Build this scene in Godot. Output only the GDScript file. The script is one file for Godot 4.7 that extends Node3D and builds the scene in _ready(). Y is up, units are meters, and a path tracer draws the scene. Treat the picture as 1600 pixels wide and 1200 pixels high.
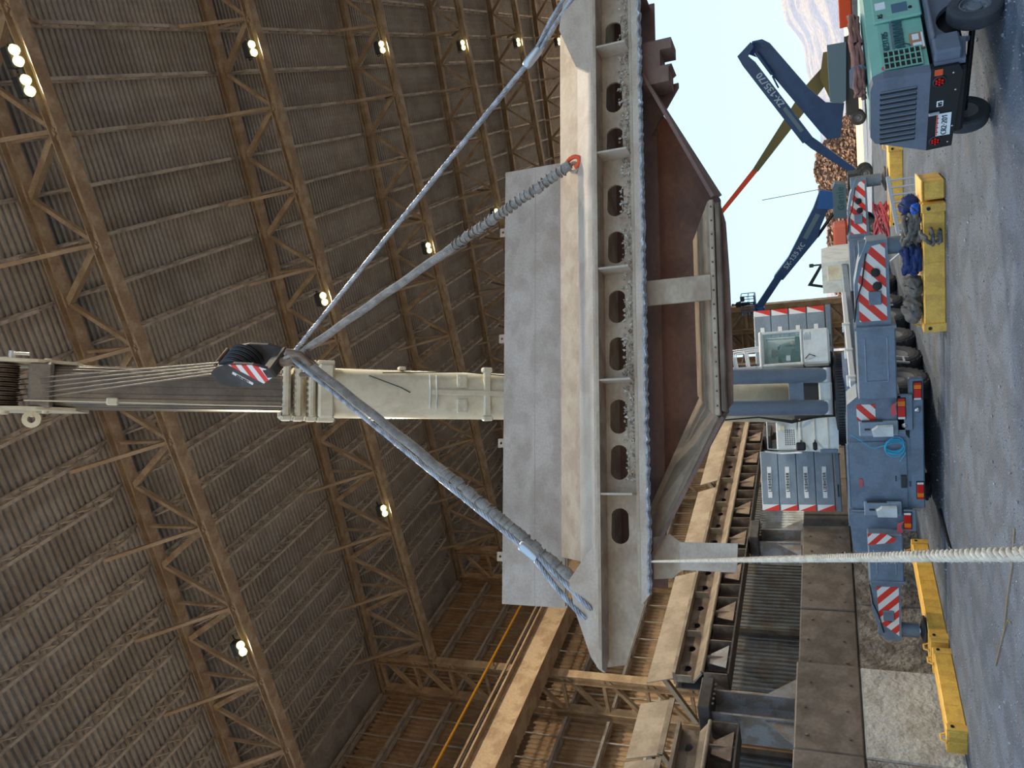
extends Node3D

# World frame: x to the right across the shed, y up, depth D into the shed (Godot z = -D). Metres.
var M := {}
var used := {}
var rng := RandomNumberGenerator.new()
# rows of pieces too small to pick apart in the picture
const SMALL := ["rim_bolts", "wheel_nuts", "bolt_row", "grille", "wrinkles", "web", "wear_pad", "instruction_decal"]

func v(x: float, y: float, d: float) -> Vector3:
	return Vector3(x, y, -d)

class MB:
	var st := SurfaceTool.new()
	var xf := Transform3D.IDENTITY
	var g := 4294967295
	func _init(t := Transform3D.IDENTITY):
		st.begin(Mesh.PRIMITIVE_TRIANGLES)
		xf = t
	func vert(p: Vector3):
		st.set_smooth_group(g)
		st.add_vertex(xf * p)
	func tri(a: Vector3, b: Vector3, c: Vector3):      # counter-clockwise seen from outside
		vert(a); vert(c); vert(b)
	func quad(a: Vector3, b: Vector3, c: Vector3, d: Vector3):
		tri(a, b, c); tri(a, c, d)
	func box(c: Vector3, s: Vector3, b := Basis.IDENTITY):
		var h := s * 0.5
		var p := []
		for i in 8:
			p.append(c + b * Vector3(h.x * (1 if i & 1 else -1), h.y * (1 if i & 2 else -1), h.z * (1 if i & 4 else -1)))
		for f in [[4, 5, 7, 6], [1, 0, 2, 3], [5, 1, 3, 7], [0, 4, 6, 2], [6, 7, 3, 2], [0, 1, 5, 4]]:
			quad(p[f[0]], p[f[1]], p[f[2]], p[f[3]])
	func cbox(c: Vector3, s: Vector3, ch: float, b := Basis.IDENTITY):   # box with chamfered edges
		var h := s * 0.5
		ch = minf(ch, minf(h.x, minf(h.y, h.z)) * 0.9)
		var q := func(i: int, ax: int) -> Vector3:
			var sg := Vector3(1 if i & 1 else -1, 1 if i & 2 else -1, 1 if i & 4 else -1)
			var e := h - Vector3(ch, ch, ch)
			e[ax] = h[ax]
			return c + b * (e * sg)
		for f in [[4, 5, 7, 6, 2], [1, 0, 2, 3, 2], [5, 1, 3, 7, 0], [0, 4, 6, 2, 0], [6, 7, 3, 2, 1], [0, 1, 5, 4, 1]]:
			quad(q.call(f[0], f[4]), q.call(f[1], f[4]), q.call(f[2], f[4]), q.call(f[3], f[4]))
		for e in [[4, 5, 1, 2], [6, 7, 2, 1], [0, 1, 2, 1], [2, 3, 1, 2], [5, 7, 2, 0], [4, 6, 0, 2], [1, 3, 0, 2], [0, 2, 2, 0], [7, 3, 1, 0], [6, 2, 0, 1], [5, 1, 0, 1], [4, 0, 1, 0]]:
			quad(q.call(e[0], e[2]), q.call(e[1], e[2]), q.call(e[1], e[3]), q.call(e[0], e[3]))
		for i in 8:
			var odd := (1 if i & 1 else 0) + (1 if i & 2 else 0) + (1 if i & 4 else 0)
			if odd % 2 == 1: tri(q.call(i, 0), q.call(i, 1), q.call(i, 2))
			else: tri(q.call(i, 0), q.call(i, 2), q.call(i, 1))
	func frame(a: Vector3, b: Vector3, up := Vector3.UP) -> Basis:   # z along a->b
		var z := (b - a).normalized()
		if absf(z.dot(up.normalized())) > 0.98: up = Vector3(1, 0, 0.2)
		var x := up.cross(z).normalized()
		return Basis(x, z.cross(x), z)
	func bar(a: Vector3, b: Vector3, w: float, h: float, up := Vector3.UP):
		box((a + b) * 0.5, Vector3(w, h, a.distance_to(b)), frame(a, b, up))
	func cbar(a: Vector3, b: Vector3, w: float, h: float, ch: float, up := Vector3.UP):
		cbox((a + b) * 0.5, Vector3(w, h, a.distance_to(b)), ch, frame(a, b, up))
	func ibeam(a: Vector3, b: Vector3, w: float, h: float, tf := 0.03, tw := 0.02, up := Vector3.UP):
		var f := frame(a, b, up)
		var m := (a + b) * 0.5
		var l := a.distance_to(b)
		box(m + f.y * (h - tf) * 0.5, Vector3(w, tf, l), f)
		box(m - f.y * (h - tf) * 0.5, Vector3(w, tf, l), f)
		box(m, Vector3(tw, h - 2 * tf, l), f)
	func prism(poly: Array, o: Vector3, ux: Vector3, uy: Vector3, t: float):   # polygon in ux/uy, extruded t along ux x uy
		var n := ux.cross(uy).normalized() * t
		var pl := PackedVector2Array(poly)
		if Geometry2D.is_polygon_clockwise(pl): pl.reverse()
		var idx := Geometry2D.triangulate_polygon(pl)
		for i in range(0, idx.size(), 3):
			var a := o + ux * pl[idx[i]].x + uy * pl[idx[i]].y
			var b := o + ux * pl[idx[i + 1]].x + uy * pl[idx[i + 1]].y
			var c := o + ux * pl[idx[i + 2]].x + uy * pl[idx[i + 2]].y
			if (b - a).cross(c - a).dot(n) < 0:
				var s := b
				b = c
				c = s
			tri(a + n, b + n, c + n)
			tri(a, c, b)
		for i in pl.size():
			var p := o + ux * pl[i].x + uy * pl[i].y
			var q2 := pl[(i + 1) % pl.size()]
			var q := o + ux * q2.x + uy * q2.y
			if t > 0: quad(p, q, q + n, p + n)
			else: quad(q, p, p + n, q + n)
	func tube(pts: Array, r, seg := 8, caps := true):
		var n := pts.size()
		var prev := Vector3.ZERO
		var rings := []
		for i in n:
			var t: Vector3 = (pts[mini(i + 1, n - 1)] - pts[maxi(i - 1, 0)]).normalized()
			if prev == Vector3.ZERO:
				prev = Vector3.UP.cross(t) if absf(t.y) < 0.9 else Vector3.RIGHT.cross(t)
			prev = (prev - t * prev.dot(t)).normalized()
			var up := t.cross(prev)
			var rr: float = r[i] if r is Array else r
			var ring := []
			for k in seg:
				var an := TAU * k / seg
				ring.append(pts[i] + (prev * cos(an) + up * sin(an)) * rr)
			rings.append(ring)
		var keep := g
		g = 1
		for i in n - 1:
			for k in seg:
				var k2 := (k + 1) % seg
				quad(rings[i][k], rings[i][k2], rings[i + 1][k2], rings[i + 1][k])
		g = keep
		if caps:
			for k in range(1, seg - 1):
				tri(rings[0][0], rings[0][k + 1], rings[0][k])
				tri(rings[n - 1][0], rings[n - 1][k], rings[n - 1][k + 1])
	func cyl(a: Vector3, b: Vector3, r: float, seg := 14):
		tube([a, b], r, seg)
	func lathe(prof: Array, o: Vector3, ax: Vector3, seg := 24, smooth := true):   # prof: (radius, height) pairs
		ax = ax.normalized()
		var x := (Vector3.UP.cross(ax) if absf(ax.y) < 0.9 else Vector3.RIGHT.cross(ax)).normalized()
		var y := ax.cross(x)
		var keep := g
		if smooth: g = 2
		for i in prof.size() - 1:
			if smooth: g = 2 + i
			for k in seg:
				var a0 := TAU * k / seg
				var a1 := TAU * (k + 1) / seg
				var d0 := x * cos(a0) + y * sin(a0)
				var d1 := x * cos(a1) + y * sin(a1)
				var p: Vector2 = prof[i]
				var q: Vector2 = prof[i + 1]
				quad(o + d0 * p.x + ax * p.y, o + d1 * p.x + ax * p.y, o + d1 * q.x + ax * q.y, o + d0 * q.x + ax * q.y)
		g = keep
	func rope(pts: Array, r: float, strands := 6, lay := 0.35, seg := 5, ppl := 8):   # laid rope: strands wound round the path
		var len := 0.0
		var out := []
		for s in strands: out.append([])
		var prev := Vector3.ZERO
		for i in pts.size() - 1:
			var a: Vector3 = pts[i]
			var b: Vector3 = pts[i + 1]
			var l := a.distance_to(b)
			var t := (b - a).normalized()
			if prev == Vector3.ZERO: prev = Vector3.UP.cross(t) if absf(t.y) < 0.9 else Vector3.RIGHT.cross(t)
			prev = (prev - t * prev.dot(t)).normalized()
			var up := t.cross(prev)
			var n := maxi(2, int(ceil(l / lay * ppl)))
			for k in (n + 1 if i == pts.size() - 2 else n):
				var f := float(k) / n
				var p := a.lerp(b, f)
				var ph := (len + l * f) / lay * TAU
				for s in strands:
					var an := ph + TAU * s / strands
					out[s].append(p + (prev * cos(an) + up * sin(an)) * r * 0.6)
			len += l
		for s in strands: tube(out[s], r * 0.42, seg)
	func corrugated(o: Vector3, ul: Vector3, uw: Vector3, n: Vector3, L: float, W: float, pitch: float, amp: float):
		# ribs run along ul; the profile repeats along uw
		var cnt := int(W / pitch)
		var pc := W / cnt
		var xs := []
		for i in cnt:
			for q in [[0.0, 0.0], [0.3, 0.0], [0.42, 1.0], [0.78, 1.0], [0.9, 0.0]]:
				xs.append(Vector2((i + q[0]) * pc, q[1] * amp))
		xs.append(Vector2(W, 0))
		for i in xs.size() - 1:
			var a: Vector2 = xs[i]
			var b: Vector2 = xs[i + 1]
			if b.x - a.x < 0.0001: continue
			quad(o + uw * a.x + n * a.y, o + uw * b.x + n * b.y, o + uw * b.x + n * b.y + ul * L, o + uw * a.x + n * a.y + ul * L)
	func mesh() -> ArrayMesh:
		st.generate_normals()
		return st.commit()

func at(p: Vector3, o: Vector3, b := Basis.IDENTITY) -> Transform3D:   # builder frame p,b inside a thing whose base is o
	return Transform3D(b, p - o)

func numbered(called: String) -> String:
	if not used.has(called):
		used[called] = 0
		return called
	used[called] += 1
	return "%s_%03d" % [called, used[called]]

func thing(called: String, label: String, category: String, pos := Vector3.ZERO, group := "", basis := Basis.IDENTITY) -> Node3D:
	var o := Node3D.new()
	o.name = numbered(called)
	add_child(o)
	o.transform = Transform3D(basis, pos)
	o.set_meta("label", label)
	o.set_meta("category", category)
	if group: o.set_meta("group", group)
	return o

func structure(called: String) -> Node3D:
	var o := Node3D.new()
	o.name = numbered(called)
	add_child(o)
	o.set_meta("kind", "structure")
	return o

func part(parent: Node3D, called: String, mb, m: Material, label := "") -> MeshInstance3D:
	var o := MeshInstance3D.new()
	o.name = called
	o.mesh = mb.mesh() if mb is MB else mb
	o.material_override = m
	parent.add_child(o, true)
	if called in SMALL: o.set_meta("kind", "stuff")
	if label: o.set_meta("label", label)
	return o

func put(mesh: Mesh, parent: Node3D, called: String, m: Material, t: Transform3D) -> MeshInstance3D:
	var o := MeshInstance3D.new()
	o.name = called
	o.mesh = mesh
	o.material_override = m
	parent.add_child(o, true)
	o.transform = t
	return o

func text(parent: Node3D, s: String, h: float, m: Material, t: Transform3D, bold := true) -> MeshInstance3D:
	var tm := TextMesh.new()
	var f := SystemFont.new()
	f.font_names = PackedStringArray(["Droid Sans"])
	if bold: f.font_weight = 700
	tm.font = f
	tm.text = s
	tm.font_size = 48
	tm.pixel_size = h / (48 * 0.72)
	tm.depth = 0.008
	tm.curve_step = 2.0
	var o := put(tm, parent, "lettering", m, t)
	return o

# ---------------------------------------------------------------- materials
func noise_image(size: int, freq: float, sd: int, oct := 4) -> Image:
	var n := FastNoiseLite.new()
	n.seed = sd
	n.frequency = freq
	n.fractal_octaves = oct
	var im := n.get_seamless_image(size, size)
	im.convert(Image.FORMAT_L8)
	return im

func mottled(size: int, sd: int, base: Color, dirt: Color, amount: float, coarse: float, fine: float, grain: float, speck := 0.0, speck_c := Color.WHITE) -> ImageTexture:
	var a := noise_image(size, coarse, sd, 5).get_data()
	var b := noise_image(size, fine, sd + 7, 3).get_data()
	var r := RandomNumberGenerator.new()
	r.seed = sd
	var out := PackedByteArray()
	out.resize(size * size * 3)
	var lo := 0.62 - amount * 0.5
	for i in size * size:
		var k := clampf((a[i] / 255.0 - lo) / 0.3, 0.0, 1.0)
		var c := base.lerp(dirt, k * minf(1.0, amount * 1.6))
		var f := 1.0 + (b[i] / 255.0 - 0.5) * grain * 2.0
		if speck > 0.0 and r.randf() < speck: c = c.lerp(speck_c, r.randf_range(0.3, 1.0))
		out[i * 3] = int(clampf(c.r * f, 0, 1) * 255)
		out[i * 3 + 1] = int(clampf(c.g * f, 0, 1) * 255)
		out[i * 3 + 2] = int(clampf(c.b * f, 0, 1) * 255)
	return ImageTexture.create_from_image(Image.create_from_data(size, size, false, Image.FORMAT_RGB8, out))

func surf(base: Color, dirt: Color, amount := 0.4, rough := 0.7, metal := 0.0, tile := 3.0, sd := 1, grain := 0.08, size := 256, speck := 0.0, speck_c := Color.WHITE, world := true) -> StandardMaterial3D:
	var m := StandardMaterial3D.new()
	m.albedo_texture = mottled(size, sd, base, dirt, amount, 0.012 * 256.0 / size, 0.09, grain, speck, speck_c)
	m.roughness = rough
	m.metallic = metal
	m.uv1_triplanar = true
	m.uv1_world_triplanar = world
	m.uv1_scale = Vector3.ONE / tile
	return m

func plain(c: Color, rough := 0.6, metal := 0.0) -> StandardMaterial3D:
	var m := StandardMaterial3D.new()
	m.albedo_color = c
	m.roughness = rough
	m.metallic = metal
	return m

func glow(c: Color, e: float) -> StandardMaterial3D:
	var m := plain(c)
	m.emission_enabled = true
	m.emission = c
	m.emission_energy_multiplier = e
	return m

func bumpy(m: StandardMaterial3D, sd: int, freq: float, strength: float, size := 256):
	var im := noise_image(size, freq, sd, 4)
	im.convert(Image.FORMAT_RGBA8)
	im.bump_map_to_normal_map(strength)
	m.normal_enabled = true
	m.normal_texture = ImageTexture.create_from_image(im)

func materials():
	M.sheet = surf(Color(0.655, 0.63, 0.60), Color(0.56, 0.525, 0.49), 0.45, 0.75, 0.0, 5.0, 11)
	M.truss = surf(Color(0.62, 0.555, 0.475), Color(0.51, 0.43, 0.35), 0.5, 0.8, 0.0, 3.0, 12)
	M.purlin = surf(Color(0.69, 0.655, 0.615), Color(0.57, 0.53, 0.485), 0.5, 0.8, 0.0, 3.0, 13)
	M.wallsheet = surf(Color(0.68, 0.57, 0.45), Color(0.57, 0.46, 0.35), 0.5, 0.8, 0.0, 4.0, 14)
	M.brown = surf(Color(0.66, 0.565, 0.45), Color(0.55, 0.45, 0.345), 0.5, 0.8, 0.0, 3.0, 15)
	M.tan = surf(Color(0.60, 0.54, 0.465), Color(0.49, 0.43, 0.36), 0.5, 0.8, 0.0, 2.2, 16, 0.06)
	M.dusty = surf(Color(0.52, 0.45, 0.385), Color(0.36, 0.29, 0.24), 0.5, 0.8, 0.0, 2.0, 17)
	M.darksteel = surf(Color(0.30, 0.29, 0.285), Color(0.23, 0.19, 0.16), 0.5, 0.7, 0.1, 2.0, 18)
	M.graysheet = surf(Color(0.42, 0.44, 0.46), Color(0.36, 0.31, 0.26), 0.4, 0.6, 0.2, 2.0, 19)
	M.sunlit_white = surf(Color(0.85, 0.88, 0.90), Color(0.62, 0.60, 0.57), 0.4, 0.6, 0.0, 2.0, 20)  # sunlight from outside is put into this white
	M.steelcol = surf(Color(0.56, 0.56, 0.565), Color(0.48, 0.43, 0.385), 0.45, 0.6, 0.2, 1.6, 21)
	M.concrete = surf(Color(0.75, 0.745, 0.72), Color(0.63, 0.615, 0.585), 0.4, 0.9, 0.0, 2.5, 22, 0.12, 512, 0.01, Color(0.4, 0.38, 0.35))
	bumpy(M.concrete, 5, 0.05, 3.0)
	M.conc_old = surf(Color(0.58, 0.56, 0.53), Color(0.43, 0.40, 0.365), 0.5, 0.9, 0.0, 2.0, 23, 0.14, 512)
	bumpy(M.conc_old, 6, 0.05, 5.0)
	M.capband = surf(Color(0.47, 0.43, 0.395), Color(0.385, 0.345, 0.31), 0.5, 0.75, 0.0, 2.4, 24, 0.08, 256, 0.002, Color(0.7, 0.68, 0.64))
	M.hop = surf(Color(0.765, 0.70, 0.63), Color(0.67, 0.585, 0.505), 0.45, 0.65, 0.0, 1.8, 25, 0.07, 512, 0.0015, Color(0.9, 0.9, 0.9))
	M.hop_panel = surf(Color(0.71, 0.65, 0.595), Color(0.62, 0.55, 0.49), 0.5, 0.5, 0.15, 1.6, 26, 0.08, 512, 0.003, Color(0.92, 0.92, 0.92))
	M.hop_tan = surf(Color(0.715, 0.64, 0.55), Color(0.60, 0.505, 0.42), 0.45, 0.7, 0.0, 1.5, 27, 0.07)
	M.hop_red = surf(Color(0.52, 0.405, 0.36), Color(0.42, 0.325, 0.29), 0.5, 0.75, 0.0, 1.8, 28, 0.08)
	M.hop_edge = surf(Color(0.74, 0.75, 0.77), Color(0.46, 0.45, 0.45), 0.5, 0.4, 0.3, 0.5, 29, 0.25)
	M.scale = surf(Color(0.80, 0.77, 0.72), Color(0.60, 0.53, 0.46), 0.5, 0.9, 0.0, 0.4, 30, 0.25)
	M.wire = surf(Color(0.70, 0.72, 0.75), Color(0.48, 0.48, 0.49), 0.5, 0.4, 0.4, 0.6, 31, 0.12)
	M.wirehoist = plain(Color(0.50, 0.46, 0.40), 0.5, 0.5)
	M.socket = plain(Color(0.72, 0.75, 0.77), 0.35, 0.6)
	M.wrap = surf(Color(0.60, 0.58, 0.555), Color(0.47, 0.45, 0.425), 0.5, 0.9, 0.0, 0.6, 32, 0.18)
	M.orange = plain(Color(0.88, 0.34, 0.18), 0.6)
	M.tagline = surf(Color(0.82, 0.78, 0.71), Color(0.66, 0.60, 0.52), 0.4, 0.95, 0.0, 0.2, 33, 0.12)
	M.cream = surf(Color(0.86, 0.84, 0.755), Color(0.70, 0.63, 0.51), 0.28, 0.45, 0.0, 2.2, 34, 0.04)
	M.white = surf(Color(0.85, 0.87, 0.86), Color(0.68, 0.68, 0.66), 0.25, 0.45, 0.0, 2.0, 35, 0.03)
	M.cgray = surf(Color(0.45, 0.51, 0.575), Color(0.38, 0.425, 0.475), 0.35, 0.45, 0.0, 2.0, 36, 0.05)
	M.cwgray = surf(Color(0.54, 0.60, 0.66), Color(0.46, 0.51, 0.56), 0.4, 0.4, 0.0, 1.8, 37, 0.04)
	M.tube = surf(Color(0.49, 0.46, 0.42), Color(0.39, 0.365, 0.335), 0.45, 0.36, 0.2, 1.6, 38, 0.10)
	M.blackrub = plain(Color(0.085, 0.088, 0.095), 0.85)
	M.tyre = surf(Color(0.245, 0.255, 0.275), Color(0.31, 0.31, 0.315), 0.5, 0.95, 0.0, 0.7, 39, 0.08)
	M.rim = plain(Color(0.45, 0.47, 0.49), 0.5, 0.2)
	M.black = plain(Color(0.06, 0.063, 0.07), 0.5)
	M.dgray = plain(Color(0.20, 0.21, 0.225), 0.6)
	M.red = plain(Color(0.86, 0.20, 0.14), 0.5)
	M.rwhite = plain(Color(0.90, 0.88, 0.86), 0.5)
	M.taillamp = plain(Color(0.80, 0.06, 0.04), 0.25)
	M.amber = plain(Color(0.95, 0.48, 0.05), 0.25)
	M.chrome = plain(Color(0.78, 0.79, 0.80), 0.2, 0.9)
	M.yellow = surf(Color(0.93, 0.74, 0.34), Color(0.76, 0.57, 0.27), 0.3, 0.55, 0.0, 1.2, 40, 0.06, 256, 0.002, Color(0.2, 0.16, 0.1))
	M.green = surf(Color(0.52, 0.73, 0.655), Color(0.46, 0.655, 0.59), 0.3, 0.4, 0.0, 1.5, 41, 0.03)
	M.compgray = surf(Color(0.42, 0.45, 0.505), Color(0.36, 0.385, 0.43), 0.4, 0.6, 0.0, 1.2, 42, 0.05)
	M.hose = surf(Color(0.60, 0.42, 0.38), Color(0.45, 0.30, 0.27), 0.4, 0.85, 0.0, 0.5, 43, 0.1)
	M.blue = surf(Color(0.10, 0.25, 0.44), Color(0.08, 0.21, 0.38), 0.4, 0.5, 0.0, 3.0, 44, 0.05)
	M.blue2 = plain(Color(0.07, 0.33, 0.62), 0.45)
	M.bluegray = plain(Color(0.30, 0.42, 0.50), 0.5)
	M.olive = plain(Color(0.36, 0.35, 0.21), 0.6)
	M.jlg = plain(Color(0.78, 0.27, 0.14), 0.5)
	M.salmon = plain(Color(0.80, 0.43, 0.37), 0.55)
	M.rust = plain(Color(0.72, 0.28, 0.14), 0.7)
	M.textblue = plain(Color(0.55, 0.66, 0.78), 0.5)
	M.textdark = plain(Color(0.05, 0.07, 0.09), 0.6)
	M.textwhite = plain(Color(0.92, 0.93, 0.93), 0.5)
	M.textteal = plain(Color(0.16, 0.34, 0.37), 0.6)
	M.tarp = surf(Color(0.44, 0.435, 0.42), Color(0.33, 0.32, 0.31), 0.4, 0.95, 0.0, 0.5, 45, 0.1)
	M.bluesling = surf(Color(0.15, 0.23, 0.44), Color(0.10, 0.16, 0.33), 0.4, 0.9, 0.0, 0.4, 46, 0.12)
	M.brightblue = plain(Color(0.09, 0.34, 0.75), 0.8)
	M.alu = plain(Color(0.76, 0.78, 0.80), 0.4, 0.3)
	M.cyan = plain(Color(0.24, 0.70, 0.84), 0.8)
	M.pinkrope = plain(Color(0.80, 0.36, 0.38), 0.9)
	M.yellowpipe = plain(Color(0.80, 0.56, 0.13), 0.6)
	M.skin = plain(Color(0.62, 0.44, 0.35), 0.7)
	M.shirt = plain(Color(0.55, 0.59, 0.55), 0.9)
	M.navy = plain(Color(0.07, 0.08, 0.11), 0.9)
	M.glass = StandardMaterial3D.new()
	M.glass.albedo_color = Color(0.55, 0.75, 0.76, 0.16)
	M.glass.roughness = 0.04
	M.glass.metallic_specular = 0.25
	M.glass.transparency = BaseMaterial3D.TRANSPARENCY_ALPHA
	M.lamp = glow(Color(1.0, 0.96, 0.66), 1.6)
	# ground: fine gravelly asphalt with brown dirt carried over it
	M.asphalt = surf(Color(0.40, 0.44, 0.50), Color(0.335, 0.365, 0.41), 0.45, 0.95, 0.0, 2.6, 50, 0.22, 1024, 0.02, Color(0.66, 0.66, 0.68))
	bumpy(M.asphalt, 51, 0.11, 6.0, 512)
	M.asphalt.detail_enabled = true
	M.asphalt.detail_blend_mode = BaseMaterial3D.BLEND_MODE_MIX
	M.asphalt.detail_uv_layer = BaseMaterial3D.DETAIL_UV_2
	M.asphalt.uv2_triplanar = true
	M.asphalt.uv2_world_triplanar = true
	M.asphalt.uv2_scale = Vector3(1 / 6.0, 1 / 6.0, 1 / 2.4)
	M.asphalt.detail_albedo = dirt_patches()
	M.dirt = surf(Color(0.74, 0.655, 0.53), Color(0.60, 0.52, 0.42), 0.5, 0.95, 0.0, 14.0, 52, 0.1)
	M.mountain = surf(Color(0.50, 0.48, 0.475), Color(0.38, 0.40, 0.46), 0.6, 1.0, 0.0, 90.0, 53, 0.18, 512)
	M.rock = surf(Color(0.53, 0.40, 0.29), Color(0.34, 0.25, 0.20), 0.6, 1.0, 0.0, 3.0, 54, 0.25)
	M.pebble = surf(Color(0.66, 0.67, 0.70), Color(0.44, 0.45, 0.47), 0.6, 0.95, 0.0, 0.6, 55, 0.3)
	M.twig = plain(Color(0.56, 0.47, 0.36), 0.9)

func dirt_patches() -> ImageTexture:   # brown mud film with ragged outlines; alpha is where it lies
	var size := 512
	var a := noise_image(size, 0.008, 61, 6).get_data()
	var b := noise_image(size, 0.08, 62, 3).get_data()
	var out := PackedByteArray()
	out.resize(size * size * 4)
	for i in size * size:
		var k := clampf((a[i] / 255.0 + (b[i] / 255.0 - 0.5) * 0.35 - 0.62) / 0.16, 0.0, 1.0) * 0.3
		out[i * 4] = 112
		out[i * 4 + 1] = 104
		out[i * 4 + 2] = 102
		out[i * 4 + 3] = int(k * 255)
	return ImageTexture.create_from_image(Image.create_from_data(size, size, false, Image.FORMAT_RGBA8, out))

# ---------------------------------------------------------------- camera, sky, sun
func camera_and_light():
	var cam := Camera3D.new()
	cam.name = "camera"
	add_child(cam)
	# the phone was held sideways: picture right is down, picture up is to the right
	cam.transform = Transform3D(Basis(Vector3(-0.192885, -0.918947, -0.343993), Vector3(0.924713, -0.052986, -0.376959), Vector3(0.328179, -0.390805, 0.859983)), Vector3(0, 1.7, 0))
	cam.fov = 53.1301
	cam.near = 0.05
	cam.far = 3000
	cam.current = true
	var we := WorldEnvironment.new()
	we.name = "environment"
	var e := Environment.new()
	e.tonemap_mode = Environment.TONE_MAPPER_LINEAR
	e.tonemap_exposure = 1.52
	e.background_mode = Environment.BG_SKY
	e.sdfgi_enabled = true
	e.ssao_enabled = true
	e.ssil_enabled = true
	var sk := Sky.new()
	var ps := ProceduralSkyMaterial.new()
	ps.sky_top_color = Color(0.68, 0.79, 0.92)
	ps.sky_horizon_color = Color(0.72, 0.895, 0.965)
	ps.sky_curve = 0.12
	ps.ground_horizon_color = Color(0.62, 0.58, 0.52)
	ps.ground_bottom_color = Color(0.45, 0.42, 0.38)
	ps.sky_energy_multiplier = 1.08
	ps.ground_energy_multiplier = 0.8
	ps.sun_angle_max = 1.0
	sk.sky_material = ps
	e.sky = sk
	we.environment = e
	add_child(we)
	var sun := DirectionalLight3D.new()
	sun.name = "sun"
	add_child(sun)
	sun.look_at_from_position(Vector3.ZERO, Vector3(0.55, -0.75, 0.35))
	sun.light_color = Color(1.0, 0.94, 0.84)
	sun.light_energy = 2.8
	sun.light_angular_distance = 0.5
	sun.shadow_enabled = true

# ---------------------------------------------------------------- the shed
const BAY := 9.2
const INNER := 19.75
func truss_d(k: int) -> float:
	return 15.4 + BAY * k
func sheet_y(x: float) -> float:
	return 21.9 + (5.0 - x) * 0.05

func ground_y(d: float) -> float:
	return 0.0 if d < 32.0 else -1.4 * smoothstep(32.0, 58.0, d)

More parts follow.
